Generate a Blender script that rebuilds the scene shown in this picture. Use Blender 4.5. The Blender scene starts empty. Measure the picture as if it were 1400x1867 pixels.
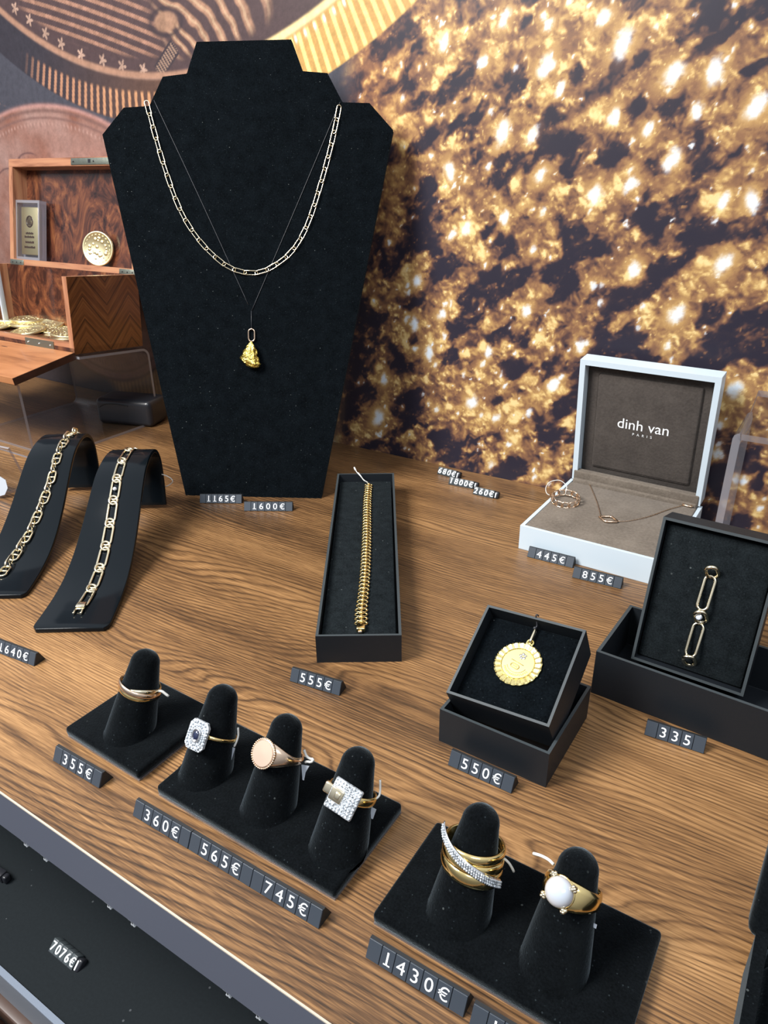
import bpy, bmesh, math, random
import numpy as np
from mathutils import Matrix, Vector, Euler

# ------------------------------------------------------------------ scene, camera, light, exposure
SC = bpy.context.scene
COL = SC.collection
S = 0.001                                   # every length below is in millimetres
R = math.radians

cam_data = bpy.data.cameras.new('camera')
cam = bpy.data.objects.new('camera', cam_data)
COL.objects.link(cam)
cam_data.sensor_fit = 'VERTICAL'
cam_data.sensor_height = 24.0
cam_data.lens = 24.0 * 1322.65 / 1867.0
cam_data.clip_start = 0.01
cam_data.clip_end = 30
_r = Vector((0.84342853, 0.53713537, -0.01067272))
_u = Vector((-0.22319276, 0.36839699, 0.90247917))
_f = Vector((-0.48868528, 0.75879461, -0.43060126))
m = Matrix((_r, _u, -_f)).transposed().to_4x4()
m.translation = Vector((0, 0, 260 * S))
cam.matrix_world = m
SC.camera = cam

SC.view_settings.view_transform = 'Standard'
SC.view_settings.look = 'None'
SC.view_settings.gamma = 1
SC.view_settings.exposure = 0.0
SC.view_settings.use_curve_mapping = False

# shop daylight all round: bright ceiling above, dimmer room below
world = bpy.data.worlds.new('shop_surroundings')
SC.world = world
world.use_nodes = True
wt = world.node_tree
wt.nodes.clear()
wo = wt.nodes.new('ShaderNodeOutputWorld')
bg = wt.nodes.new('ShaderNodeBackground')
tc = wt.nodes.new('ShaderNodeTexCoord')
sx = wt.nodes.new('ShaderNodeSeparateXYZ')
rp = wt.nodes.new('ShaderNodeValToRGB')
ma = wt.nodes.new('ShaderNodeMath'); ma.operation = 'MULTIPLY_ADD'
ma.inputs[1].default_value = 0.5; ma.inputs[2].default_value = 0.5
wt.links.new(tc.outputs['Generated'], sx.inputs[0])
wt.links.new(sx.outputs['Z'], ma.inputs[0])
wt.links.new(ma.outputs[0], rp.inputs[0])
el = rp.color_ramp.elements
el[0].position = 0.0; el[0].color = (0.05, 0.045, 0.04, 1)
el[1].position = 1.0; el[1].color = (0.75, 0.80, 0.88, 1)
e = el.new(0.48); e.color = (0.16, 0.165, 0.18, 1)
e = el.new(0.62); e.color = (0.34, 0.36, 0.40, 1)
wt.links.new(rp.outputs[0], bg.inputs[0])
bg.inputs[1].default_value = 1.15
wt.links.new(bg.outputs[0], wo.inputs[0])

def area_light(name, loc, target, sx_, sy_, watts, colour):
    d = bpy.data.lights.new(name, 'AREA')
    d.shape = 'RECTANGLE'; d.size = sx_; d.size_y = sy_
    d.energy = watts; d.color = colour
    o = bpy.data.objects.new(name, d)
    COL.objects.link(o)
    o.location = loc
    o.rotation_euler = (Vector(target) - Vector(loc)).to_track_quat('-Z', 'Y').to_euler()
    return o
# ceiling panels of the shop: one left of and in front of the shelf, one behind the photographer
area_light('ceiling_panel_light', (-0.68, -0.30, 0.92), (-0.28, 0.20, 0), 0.46, 0.46, 30.0, (1.0, 0.975, 0.94))
area_light('ceiling_panel_light', (0.75, -0.75, 1.7), (-0.25, 0.35, 0.1), 0.9, 0.5, 14.0, (0.90, 0.95, 1.0))

# ------------------------------------------------------------------ materials
MATS = {}
def nmat(name):
    m_ = bpy.data.materials.new(name); m_.use_nodes = True
    nt = m_.node_tree
    b = nt.nodes['Principled BSDF']
    MATS[name] = m_
    return m_, nt, b
def node(nt, typ, **kw):
    n = nt.nodes.new(typ)
    for k, v in kw.items(): setattr(n, k, v)
    return n
def L(nt, a, b): nt.links.new(a, b)
def pset(b, **kw):
    names = dict(col='Base Color', rough='Roughness', metal='Metallic', spec='Specular IOR Level', coat='Coat Weight', coat_r='Coat Roughness',
                 sheen='Sheen Weight', sheen_r='Sheen Roughness', sheen_t='Sheen Tint', ior='IOR', trans='Transmission Weight', sss='Subsurface Weight')
    for k, v in kw.items():
        if k in ('col', 'sheen_t'): v = (*v, 1)
        b.inputs[names[k]].default_value = v
def ramp_node(nt, stops, interp='LINEAR'):
    n = nt.nodes.new('ShaderNodeValToRGB')
    cr = n.color_ramp; cr.interpolation = interp
    while len(cr.elements) < len(stops): cr.elements.new(0.5)
    for e_, (p, c) in zip(cr.elements, stops):
        e_.position = p; e_.color = (*c, 1) if len(c) == 3 else c
    return n
def coords(nt, scale, rot=(0, 0, 0), loc=(0, 0, 0)):
    t = node(nt, 'ShaderNodeTexCoord'); mp = node(nt, 'ShaderNodeMapping')
    mp.inputs['Scale'].default_value = scale; mp.inputs['Rotation'].default_value = rot; mp.inputs['Location'].default_value = loc
    L(nt, t.outputs['Object'], mp.inputs[0])
    return mp.outputs[0]
def noise(nt, vec, scale=1, detail=3, rough=.5, dist=0):
    n = node(nt, 'ShaderNodeTexNoise')
    n.inputs['Scale'].default_value = scale; n.inputs['Detail'].default_value = detail
    n.inputs['Roughness'].default_value = rough; n.inputs['Distortion'].default_value = dist
    L(nt, vec, n.inputs['Vector'])
    return n.outputs['Fac']
def math_(nt, op, a, b=None, c=None, clamp=False):
    n = node(nt, 'ShaderNodeMath', operation=op, use_clamp=clamp)
    for i, v in enumerate((a, b, c)):
        if v is None: continue
        if isinstance(v, (int, float)): n.inputs[i].default_value = v
        else: L(nt, v, n.inputs[i])
    return n.outputs[0]
def mix(nt, fac, a, b, typ='MIX'):
    n = node(nt, 'ShaderNodeMix', data_type='RGBA', blend_type=typ)
    for i, v in ((0, fac), (6, a), (7, b)):
        if isinstance(v, (int, float)): n.inputs[i].default_value = v
        elif isinstance(v, tuple): n.inputs[i].default_value = (*v, 1)
        else: L(nt, v, n.inputs[i])
    return n.outputs[2]
def bump(nt, b, h, strength, dist):
    n = node(nt, 'ShaderNodeBump')
    n.inputs['Strength'].default_value = strength; n.inputs['Distance'].default_value = dist
    L(nt, h, n.inputs['Height']); L(nt, n.outputs[0], b.inputs['Normal'])
def plain(name, col, rough=.5, **kw):
    m_, nt, b = nmat(name); pset(b, col=col, rough=rough, **kw)
    return m_

def make_materials():
    # --- the shelf's brown wood decor: grain runs along the shelf, cathedral figures where the grain field swells
    m_, nt, b = nmat('brown_wood_decor')
    v1 = coords(nt, (1.9, 8.5, 1), (0, 0, R(-2)), (.3, .1, 0))
    swell = noise(nt, v1, 1.0, 2, .45, .3)
    t = node(nt, 'ShaderNodeTexCoord'); sp = node(nt, 'ShaderNodeSeparateXYZ'); L(nt, t.outputs['Object'], sp.inputs[0])
    wob = noise(nt, coords(nt, (14, 60, 1)), 1.0, 2, .5)
    fld = math_(nt, 'MULTIPLY_ADD', swell, 41.0, math_(nt, 'MULTIPLY', sp.outputs['Y'], 370.0))
    fld = math_(nt, 'MULTIPLY_ADD', wob, 1.8, fld)
    for kx, ky, rx_, ry_, amp in ((-.312, .214, .080, .016, 9.0), (-.100, .201, .075, .015, 8.0), (-.150, .282, .110, .018, -7.0), (-.33, .365, .13, .02, 6.0)):
        # a few cathedral figures: the grain field bulges round a point of the board
        mp = coords(nt, (1 / rx_, 1 / ry_, 0), (0, 0, 0), (-(kx + .300) / rx_, -(ky - .343) / ry_, 0))
        ln = node(nt, 'ShaderNodeVectorMath', operation='DOT_PRODUCT'); L(nt, mp, ln.inputs[0]); L(nt, mp, ln.inputs[1])
        fld = math_(nt, 'MULTIPLY_ADD', math_(nt, 'POWER', 2.718, math_(nt, 'MULTIPLY', ln.outputs['Value'], -1.0)), amp, fld)
    fade = noise(nt, coords(nt, (5, 40, 1), loc=(7, 2, 0)), 1.0, 2, .5)
    ring = math_(nt, 'FRACT', fld)
    ringc = ramp_node(nt, [(0, (.12, .12, .12)), (.16, (.62, .62, .62)), (.50, (.80, .80, .80)), (.84, (.50, .50, .50)), (1, (.12, .12, .12))])
    L(nt, ring, ringc.inputs[0])
    ring2 = math_(nt, 'FRACT', math_(nt, 'MULTIPLY', fld, 2.7))
    ring2 = math_(nt, 'PINGPONG', ring2, 0.5)
    fib = noise(nt, coords(nt, (26, 900, 1)), 1.0, 4, .65)
    fib2 = noise(nt, coords(nt, (90, 1500, 1)), 1.0, 2, .6)
    tone = math_(nt, 'MULTIPLY_ADD', math_(nt, 'MULTIPLY', ringc.outputs[0], math_(nt, 'MULTIPLY_ADD', fade, 1.2, .10)), .48, math_(nt, 'MULTIPLY', fib, .66))
    tone = math_(nt, 'MULTIPLY_ADD', ring2, .10, tone)
    tone = math_(nt, 'MULTIPLY_ADD', fib2, .34, tone)
    broad = noise(nt, coords(nt, (1.7, 9, 1), loc=(3, 1, 0)), 1.0, 3, .5)
    tone = math_(nt, 'ADD', tone, math_(nt, 'MULTIPLY_ADD', broad, .80, -.75))
    cr = ramp_node(nt, [(.10, (.028, .016, .008)), (.28, (.090, .045, .019)), (.46, (.210, .109, .043)), (.66, (.360, .200, .083)), (.90, (.49, .292, .132))])
    L(nt, tone, cr.inputs[0]); L(nt, cr.outputs[0], b.inputs['Base Color'])
    pset(b, rough=.36, spec=.45)
    bump(nt, b, tone, .10, .0006)
    # --- printed mural (colours come from the picture stored on the wall's own vertices)
    m_, nt, b = nmat('printed_mural')
    at = node(nt, 'ShaderNodeAttribute', attribute_name='picture'); 
    gr = noise(nt, coords(nt, (1500, 1, 1500)), 1.0, 2, .6)
    gk = math_(nt, 'MULTIPLY_ADD', gr, .20, .70)
    cc = node(nt, 'ShaderNodeCombineXYZ'); [L(nt, gk, cc.inputs[i]) for i in range(3)]
    L(nt, mix(nt, 1.0, at.outputs['Color'], cc.outputs[0], 'MULTIPLY'), b.inputs['Base Color'])
    pset(b, rough=.42, spec=.35)
    # --- black velvet / velour
    def velvet(name, base, lint, sc=1.0, sheen=.5, tint=(.10, .125, .14)):
        m_, nt, b = nmat(name)
        f1 = noise(nt, coords(nt, (900 * sc,) * 3), 1.0, 3, .65)
        f2 = noise(nt, coords(nt, (120 * sc,) * 3), 1.0, 2, .5)
        k = math_(nt, 'MULTIPLY_ADD', f1, 1.5, math_(nt, 'MULTIPLY_ADD', f2, .8, -.65), clamp=True)
        c = ramp_node(nt, [(.0, tuple(x * .35 for x in base)), (1.0, tuple(x * 1.7 for x in base))]); L(nt, k, c.inputs[0])
        vo = node(nt, 'ShaderNodeTexVoronoi', feature='F1'); vo.inputs['Scale'].default_value = 1.0
        vv = coords(nt, (230, 230, 230)); L(nt, vv, vo.inputs['Vector'])
        spk = math_(nt, 'LESS_THAN', vo.outputs['Distance'], lint)
        sel = node(nt, 'ShaderNodeSeparateColor'); L(nt, vo.outputs['Color'], sel.inputs[0])
        spk = math_(nt, 'MULTIPLY', spk, math_(nt, 'GREATER_THAN', sel.outputs[0], .72))
        spk = math_(nt, 'MULTIPLY', spk, sel.outputs[1])
        v2 = node(nt, 'ShaderNodeTexVoronoi', feature='F1'); v2.inputs['Scale'].default_value = 1.0
        L(nt, coords(nt, (640, 640, 640)), v2.inputs['Vector'])
        s2 = node(nt, 'ShaderNodeSeparateColor'); L(nt, v2.outputs['Color'], s2.inputs[0])
        fluff = math_(nt, 'MULTIPLY', math_(nt, 'LESS_THAN', v2.outputs['Distance'], lint * 2.2), math_(nt, 'GREATER_THAN', s2.outputs[0], .70))
        c2 = mix(nt, math_(nt, 'MULTIPLY', fluff, s2.outputs[2]), c.outputs[0], (.016, .021, .024))
        L(nt, mix(nt, spk, c2, (.07, .08, .08)), b.inputs['Base Color'])
        pset(b, rough=.95, spec=.02, sheen=sheen, sheen_r=.38, sheen_t=tint)
        bump(nt, b, f1, .35, .0007)
    velvet('black_velvet', (.0026, .0038, .0050), .085, 1.0, .28)
    velvet('black_velour', (.0026, .0033, .0040), .095, 1.2, .9, (.20, .24, .265))
    velvet('black_foam', (.0085, .0110, .0125), .12, 1.4, .25)
    # --- taupe suede
    m_, nt, b = nmat('taupe_suede')
    f1 = noise(nt, coords(nt, (500, 500, 500)), 1.0, 4, .65); f2 = noise(nt, coords(nt, (45, 45, 45)), 1.0, 3, .5)
    k = math_(nt, 'MULTIPLY_ADD', f1, .6, math_(nt, 'MULTIPLY', f2, .5))
    c = ramp_node(nt, [(.25, (.075, .060, .048)), (.8, (.19, .16, .13))]); L(nt, k, c.inputs[0]); L(nt, c.outputs[0], b.inputs['Base Color'])
    pset(b, rough=.95, spec=.1, sheen=.35, sheen_r=.5, sheen_t=(.5, .45, .4)); bump(nt, b, f1, .6, .0006)
    m_, nt, b = nmat('dark_taupe_suede')
    f1 = noise(nt, coords(nt, (500, 500, 500)), 1.0, 4, .65); f2 = noise(nt, coords(nt, (60, 60, 60)), 1.0, 3, .5)
    k = math_(nt, 'MULTIPLY_ADD', f1, .6, math_(nt, 'MULTIPLY', f2, .5))
    c = ramp_node(nt, [(.25, (.036, .030, .027)), (.8, (.082, .070, .062))]); L(nt, k, c.inputs[0]); L(nt, c.outputs[0], b.inputs['Base Color'])
    pset(b, rough=.9, spec=.15, sheen=.2, sheen_r=.5, sheen_t=(.4, .38, .36)); bump(nt, b, f1, .6, .0006)
    # --- gold kinds
    def metal(name, col, rough, bsc=0, bst=0):
        m_, nt, b = nmat(name); pset(b, col=col, rough=rough, metal=1.0)
        if bsc:
            h = noise(nt, coords(nt, (bsc,) * 3), 1.0, 3, .6); bump(nt, b, h, bst, .0015)
    metal('yellow_gold', (.93, .72, .32), .16)
    metal('pale_gold', (.95, .84, .60), .17)
    metal('rose_gold', (.88, .66, .48), .22)
    metal('satin_rose_gold', (.60, .45, .36), .5)
    metal('bright_gold', (.96, .82, .36), .30)
    metal('nugget_gold', (.90, .68, .16), .26, 420, .9)
    metal('coin_gold', (.80, .70, .42), .42)
    metal('engraving_shade_gold', (.50, .38, .13), .5)  # darker gold: the shade of engraved lines put into the colour
    metal('steel', (.62, .63, .66), .25)
    metal('aged_brass_plate', (.34, .36, .30), .42, 160, .25)
    metal('white_gold', (.80, .81, .82), .16)
    # stone-set silver: little facets
    m_, nt, b = nmat('stone_set_silver')
    vo = node(nt, 'ShaderNodeTexVoronoi'); vo.inputs['Scale'].default_value = 1.0; L(nt, coords(nt, (1500, 1500, 1500)), vo.inputs['Vector'])
    sc_ = node(nt, 'ShaderNodeSeparateColor'); L(nt, vo.outputs['Color'], sc_.inputs[0])
    c = ramp_node(nt, [(0, (.22, .24, .26)), (.35, (.42, .46, .50)), (.7, (.60, .65, .70)), (1, (.78, .82, .88))]); L(nt, sc_.outputs[0], c.inputs[0])
    L(nt, c.outputs[0], b.inputs['Base Color']); pset(b, rough=.38, metal=.35, spec=.5); bump(nt, b, vo.outputs['Distance'], .6, .0004)
    # --- plastics, card, paper
    plain('black_acrylic', (.004, .006, .008), .12, spec=.20)
    m_, nt, b = nmat('black_card')
    h = noise(nt, coords(nt, (700, 700, 700)), 1.0, 3, .6); pset(b, col=(.0085, .0110, .0145), rough=.5, spec=.32); bump(nt, b, h, .15, .0004)
    plain('card_fold', (.034, .043, .048), .55)
    plain('white_card', (.52, .61, .68), .45)
    plain('tag_plastic', (.030, .040, .054), .45)
    plain('tag_body', (.008, .009, .010), .55)
    plain('cube_plastic', (.050, .062, .068), .35)
    plain('white_print', (.80, .83, .85), .6)
    plain('white_thread', (.62, .62, .59), .7)
    plain('paper_tag', (.42, .46, .52), .6)
    plain('black_thread', (.028, .030, .036), .5)
    plain('black_plastic', (.014, .015, .019), .30)
    plain('grey_edge_band', (.078, .086, .115), .45)
    plain('pale_edge', (.42, .37, .30), .45)
    plain('light_grey_edge', (.15, .18, .23), .4)
    plain('grey_panel', (.125, .140, .165), .5)
    m_, nt, b = nmat('black_shelf_cloth')
    f1 = noise(nt, coords(nt, (600, 600, 600)), 1.0, 3, .6)
    c = ramp_node(nt, [(.2, (.0035, .0060, .0078)), (.85, (.0062, .0098, .0122))]); L(nt, f1, c.inputs[0])
    vo = node(nt, 'ShaderNodeTexVoronoi'); vo.inputs['Scale'].default_value = 1.0; L(nt, coords(nt, (95, 95, 95)), vo.inputs['Vector'])
    spk = math_(nt, 'LESS_THAN', vo.outputs['Distance'], .06)
    L(nt, mix(nt, math_(nt, 'MULTIPLY', spk, .4), c.outputs[0], (.12, .13, .14)), b.inputs['Base Color']); pset(b, rough=.8, spec=.2)
    plain('brown_lacquer', (.016, .007, .006), .12, coat=.6)
    plain('tan_lacquer', (.050, .027, .019), .4)
    plain('sapphire', (.006, .012, .045), .05, spec=1.0, coat=1.0)
    plain('diamond', (.60, .64, .72), .05, spec=1.0, coat=1.0)
    plain('clip_plastic', (.50, .53, .56), .25)
    m_, nt, b = nmat('pearl')
    lw = node(nt, 'ShaderNodeLayerWeight'); lw.inputs[0].default_value = .45
    c = ramp_node(nt, [(0, (.40, .45, .52)), (.5, (.47, .46, .47)), (1, (.46, .38, .26))]); L(nt, lw.outputs['Facing'], c.inputs[0]); L(nt, c.outputs[0], b.inputs['Base Color'])
    pset(b, rough=.16, spec=.6, coat=.8, coat_r=.06, sss=.0)
    # --- clear acrylic sheet: thin faces let the view straight through with a faint mirror, cut edges catch light
    def thin(name, tint, mn, edge=0):
        m_, nt, b = nmat(name); nt.nodes.remove(b)
        out = [n for n in nt.nodes if n.type == 'OUTPUT_MATERIAL'][0]
        tr = node(nt, 'ShaderNodeBsdfTransparent'); tr.inputs[0].default_value = (*tint, 1)
        gl = node(nt, 'ShaderNodeBsdfGlossy'); gl.inputs['Roughness'].default_value = .05 if not edge else .3
        fr = node(nt, 'ShaderNodeLayerWeight'); fr.inputs[0].default_value = .5
        fac = math_(nt, 'MULTIPLY_ADD', math_(nt, 'POWER', fr.outputs['Facing'], 4.5), .8, mn, clamp=True)
        mx = node(nt, 'ShaderNodeMixShader'); L(nt, fac, mx.inputs[0]); L(nt, tr.outputs[0], mx.inputs[1]); L(nt, gl.outputs[0], mx.inputs[2])
        if edge:
            df = node(nt, 'ShaderNodeBsdfDiffuse'); df.inputs[0].default_value = (.62, .62, .68, 1)
            m2 = node(nt, 'ShaderNodeMixShader'); m2.inputs[0].default_value = edge
            L(nt, mx.outputs[0], m2.inputs[1]); L(nt, df.outputs[0], m2.inputs[2]); L(nt, m2.outputs[0], out.inputs[0])
        else: L(nt, mx.outputs[0], out.inputs[0])
    thin('clear_acrylic', (.95, .955, .96), .02)
    thin('acrylic_cut_edge', (.62, .60, .66), .14, .22)
    thin('clear_base_edge', (.80, .76, .70), .12, .12)
    # --- chest timbers
    def timber(name, stops, sc, rot=(0, 0, 0), dist=.6, rough=.35):
        m_, nt, b = nmat(name)
        f = noise(nt, coords(nt, sc, rot), 1.0, 5, .6, dist); c = ramp_node(nt, stops); L(nt, f, c.inputs[0]); L(nt, c.outputs[0], b.inputs['Base Color']); pset(b, rough=rough, coat=.15)
    timber('chest_edge_wood', [(.3, (.17, .062, .030)), (.5, (.36, .16, .085)), (.75, (.44, .23, .115))], (10, 130, 130))
    timber('chest_edge_wood_upright', [(.3, (.17, .062, .030)), (.5, (.36, .16, .085)), (.75, (.44, .23, .115))], (130, 130, 10))
    timber('flap_wood', [(.3, (.20, .075, .028)), (.5, (.36, .15, .060)), (.75, (.47, .22, .10))], (9, 60, 60))
    timber('dark_flap_edge', [(.3, (.020, .008, .005)), (.7, (.060, .022, .014))], (9, 60, 60))
    # burl veneer
    m_, nt, b = nmat('burl_veneer')
    f = noise(nt, coords(nt, (26, 26, 17)), 1.0, 6, .65, 3.2)
    c = ramp_node(nt, [(.28, (.008, .0035, .0035)), (.42, (.040, .014, .010)), (.55, (.105, .034, .017)), (.68, (.20, .075, .030)), (.85, (.16, .085, .066))]); L(nt, f, c.inputs[0])
    L(nt, c.outputs[0], b.inputs['Base Color']); pset(b, rough=.22, coat=.4)
    # herringbone veneer on the chest's end (object coords: y depth, z height)
    m_, nt, b = nmat('herringbone_veneer')
    t = node(nt, 'ShaderNodeTexCoord'); sp = node(nt, 'ShaderNodeSeparateXYZ'); L(nt, t.outputs['Object'], sp.inputs[0])
    zig = math_(nt, 'PINGPONG', math_(nt, 'ADD', sp.outputs['Y'], .012), .028)
    q = math_(nt, 'ADD', sp.outputs['Z'], math_(nt, 'MULTIPLY', zig, -1.15))
    cv = node(nt, 'ShaderNodeCombineXYZ'); L(nt, math_(nt, 'MULTIPLY', q, 300.0), cv.inputs[0]); L(nt, math_(nt, 'MULTIPLY', zig, 30.0), cv.inputs[1])
    f = noise(nt, cv.outputs[0], 1.0, 4, .6)
    st = math_(nt, 'FRACT', math_(nt, 'MULTIPLY', q, 45.0)); line = math_(nt, 'LESS_THAN', st, .09)
    c = ramp_node(nt, [(.25, (.045, .014, .005)), (.5, (.16, .055, .016)), (.8, (.30, .120, .036))]); L(nt, f, c.inputs[0])
    L(nt, mix(nt, math_(nt, 'MULTIPLY', line, .65), c.outputs[0], (.016, .006, .004)), b.inputs['Base Color']); pset(b, rough=.3, coat=.4)
make_materials()

# ------------------------------------------------------------------ mesh helpers
class MB:
    """collects faces in millimetres; build() links them as ONE mesh object"""
    def __init__(s): s.v = []; s.f = []; s.m = []; s.sm = []
    def add(s, verts, faces, smooth=False, mi=0, M=None):
        o = len(s.v)
        if M is not None: verts = [tuple(M @ Vector(p)) for p in verts]
        s.v += [tuple(p) for p in verts]
        for f in faces: s.f.append([i + o for i in f]); s.m.append(mi); s.sm.append(smooth)
        return s
    def box(s, x0, x1, y0, y1, z0, z1, M=None, mi=0, bev=0, seg=2):
        if bev:
            bm = bmesh.new()
            bmesh.ops.create_cube(bm, size=1.0)
            for v in bm.verts: v.co = ((x0 + x1) / 2 + v.co.x * (x1 - x0), (y0 + y1) / 2 + v.co.y * (y1 - y0), (z0 + z1) / 2 + v.co.z * (z1 - z0))
            bmesh.ops.bevel(bm, geom=bm.edges[:], offset=bev, segments=seg, profile=.5, affect='EDGES')
            bm.verts.index_update()
            s.add([v.co[:] for v in bm.verts], [[v.index for v in f.verts] for f in bm.faces], seg > 1, mi, M)
            bm.free(); return s
        v = [(x, y, z) for z in (z0, z1) for y in (y0, y1) for x in (x0, x1)]
        return s.add(v, [(0, 2, 3, 1), (4, 5, 7, 6), (0, 1, 5, 4), (2, 6, 7, 3), (0, 4, 6, 2), (1, 3, 7, 5)], False, mi, M)
    def prism(s, poly, z0, z1, M=None, mi=0, smooth=False, mi_side=None):
        n = len(poly); v = [(x, y, z0) for x, y in poly] + [(x, y, z1) for x, y in poly]
        s.add(v, [list(range(n))[::-1], list(range(n, 2 * n))], False, mi, M)
        s.add(v, [(i, (i + 1) % n, (i + 1) % n + n, i + n) for i in range(n)], smooth, mi if mi_side is None else mi_side, M)
        return s
    def tube(s, pts, r, n=8, closed=False, M=None, mi=0, caps=True, flat=1.0, up=None):
        P = [Vector(p) for p in pts]; k = len(P); rings = []
        T = []
        for i in range(k):
            a = P[(i - 1) % k] if (closed or i > 0) else P[i]; b_ = P[(i + 1) % k] if (closed or i < k - 1) else P[i]
            d = (b_ - a); T.append(d.normalized() if d.length > 1e-9 else Vector((0, 0, 1)))
        N = Vector(up) if up else (Vector((0, 0, 1)) if abs(T[0].z) < .9 else Vector((1, 0, 0)))
        for i in range(k):
            if up: N = Vector(up)
            N = (N - T[i] * N.dot(T[i])); N = N.normalized() if N.length > 1e-6 else T[i].orthogonal().normalized()
            B = T[i].cross(N)
            rr = r[i] if hasattr(r, '__len__') else r
            rings.append([P[i] + (N * math.cos(2 * math.pi * j / n) * flat + B * math.sin(2 * math.pi * j / n)) * rr for j in range(n)])
        v = [tuple(p) for rg in rings for p in rg]; f = []
        for i in range(k if closed else k - 1):
            a, b_ = i * n, ((i + 1) % k) * n
            for j in range(n): f.append((a + j, a + (j + 1) % n, b_ + (j + 1) % n, b_ + j))
        if not closed and caps: f += [list(range(n))[::-1], list(range((k - 1) * n, k * n))]
        return s.add(v, f, True, mi, M)
    def lathe(s, prof, n=32, M=None, mi=0, smooth=True):
        v = []; f = []; k = len(prof)
        for r, z in prof:
            for j in range(n): v.append((r * math.cos(2 * math.pi * j / n), r * math.sin(2 * math.pi * j / n), z))
        for i in range(k - 1):
            for j in range(n): f.append((i * n + j, i * n + (j + 1) % n, (i + 1) * n + (j + 1) % n, (i + 1) * n + j))
        f += [list(range(n))[::-1], list(range((k - 1) * n, k * n))]
        return s.add(v, f, smooth, mi, M)
    def ball(s, c, r, n=12, k=8, M=None, mi=0, sq=(1, 1, 1)):
        v = []; f = []
        for i in range(k + 1):
            a = math.pi * i / k
            for j in range(n):
                t_ = 2 * math.pi * j / n
                v.append((c[0] + r * sq[0] * math.sin(a) * math.cos(t_), c[1] + r * sq[1] * math.sin(a) * math.sin(t_), c[2] + r * sq[2] * math.cos(a)))
        for i in range(k):
            for j in range(n): f.append((i * n + j, (i + 1) * n + j, (i + 1) * n + (j + 1) % n, i * n + (j + 1) % n))
        return s.add(v, f, True, mi, M)
    def tray(s, x0, x1, y0, y1, z0, z1, t, fl, M=None, mi=0, mi_rim=None):
        """open box: walls of thickness t, floor of thickness fl"""
        o = [(x0, y0), (x1, y0), (x1, y1), (x0, y1)]; i = [(x0 + t, y0 + t), (x1 - t, y0 + t), (x1 - t, y1 - t), (x0 + t, y1 - t)]
        v = [(x, y, z0) for x, y in o] + [(x, y, z1) for x, y in o] + [(x, y, z1) for x, y in i] + [(x, y, z0 + fl) for x, y in i]
        f = [(3, 2, 1, 0)] + [(k, (k + 1) % 4, (k + 1) % 4 + 4, k + 4) for k in range(4)] + [(k + 8, (k + 1) % 4 + 8, (k + 1) % 4 + 12, k + 12)[::1] for k in range(4)] + [(12, 13, 14, 15)]
        s.add(v, f, False, mi, M)
        s.add(v, [(k + 4, (k + 1) % 4 + 4, (k + 1) % 4 + 8, k + 8) for k in range(4)], False, mi if mi_rim is None else mi_rim, M)
        return s
    def build(s, name, mat, parent=None, weld=False, bevel=0):
        me = bpy.data.meshes.new(name)
        me.from_pydata([(x * S, y * S, z * S) for x, y, z in s.v], [], s.f)
        for p, mi, sm in zip(me.polygons, s.m, s.sm): p.material_index = mi; p.use_smooth = sm
        for mt in (mat if isinstance(mat, (list, tuple)) else [mat]): me.materials.append(MATS[mt])
        bm = bmesh.new(); bm.from_mesh(me)
        if weld: bmesh.ops.remove_doubles(bm, verts=bm.verts[:], dist=1e-6)
        bmesh.ops.recalc_face_normals(bm, faces=bm.faces[:]); bm.to_mesh(me); bm.free()
        o = bpy.data.objects.new(name, me); COL.objects.link(o)
        if parent: o.parent = parent
        if bevel:
            md = o.modifiers.new('bevel', 'BEVEL'); md.width = bevel * S; md.segments = 2; md.limit_method = 'ANGLE'; md.angle_limit = R(40)
        return o

def tag(o, label=None, cat=None, group=None, kind=None):
    if label: o['label'] = label
    if cat: o['category'] = cat
    if group: o['group'] = group
    if kind: o['kind'] = kind
    return o
def thing(name, label, cat, loc=(0, 0, 0), rot=(0, 0, 0), group=None):
    o = bpy.data.objects.new(name, None); COL.objects.link(o)
    o.empty_display_size = .01
    o.location = [c * S for c in loc]; o.rotation_euler = rot
    return tag(o, label, cat, group)
def lmat(loc=(0, 0, 0), rot=(0, 0, 0)):
    return Matrix.Translation(Vector(loc)) @ Euler(rot).to_matrix().to_4x4()
def frame(o, x, y, z):
    m_ = Matrix((Vector(x), Vector(y), Vector(z))).transposed().to_4x4(); m_.translation = Vector(o); return m_
def copy_tree(o, parent=None):
    c = o.copy(); COL.objects.link(c)
    if parent: c.parent = parent
    for ch in list(o.children): copy_tree(ch, c)
    return c
def oval(Lx, W, n=20):
    """stadium path in the xy plane, long axis x"""
    r = W / 2; h = max(0, Lx / 2 - r); p = []
    for i in range(n // 2 + 1): a = -math.pi / 2 + math.pi * i / (n // 2); p.append((h + r * math.cos(a), r * math.sin(a), 0))
    for i in range(n // 2 + 1): a = math.pi / 2 + math.pi * i / (n // 2); p.append((-h + r * math.cos(a), r * math.sin(a), 0))
    return p
def resample(pts, step, smooth=True):
    P = [Vector(p) for p in pts]
    if smooth:
        Q = []
        for i in range(len(P) - 1):
            a = P[max(i - 1, 0)]; b_ = P[i]; c = P[i + 1]; d = P[min(i + 2, len(P) - 1)]
            for k in range(16):
                t = k / 16
                Q.append(.5 * ((2 * b_) + (c - a) * t + (2 * a - 5 * b_ + 4 * c - d) * t * t + (3 * b_ - a - 3 * c + d) * t ** 3))
        P = Q + [P[-1]]
    out = [P[0]]; acc = 0
    for a, b_ in zip(P, P[1:]):
        d = (b_ - a).length
        while acc + d >= step:
            a = a + (b_ - a).normalized() * (step - acc); d = (b_ - a).length; out.append(a.copy()); acc = 0
        acc += d
    return out
GLYPH = {}
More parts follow.
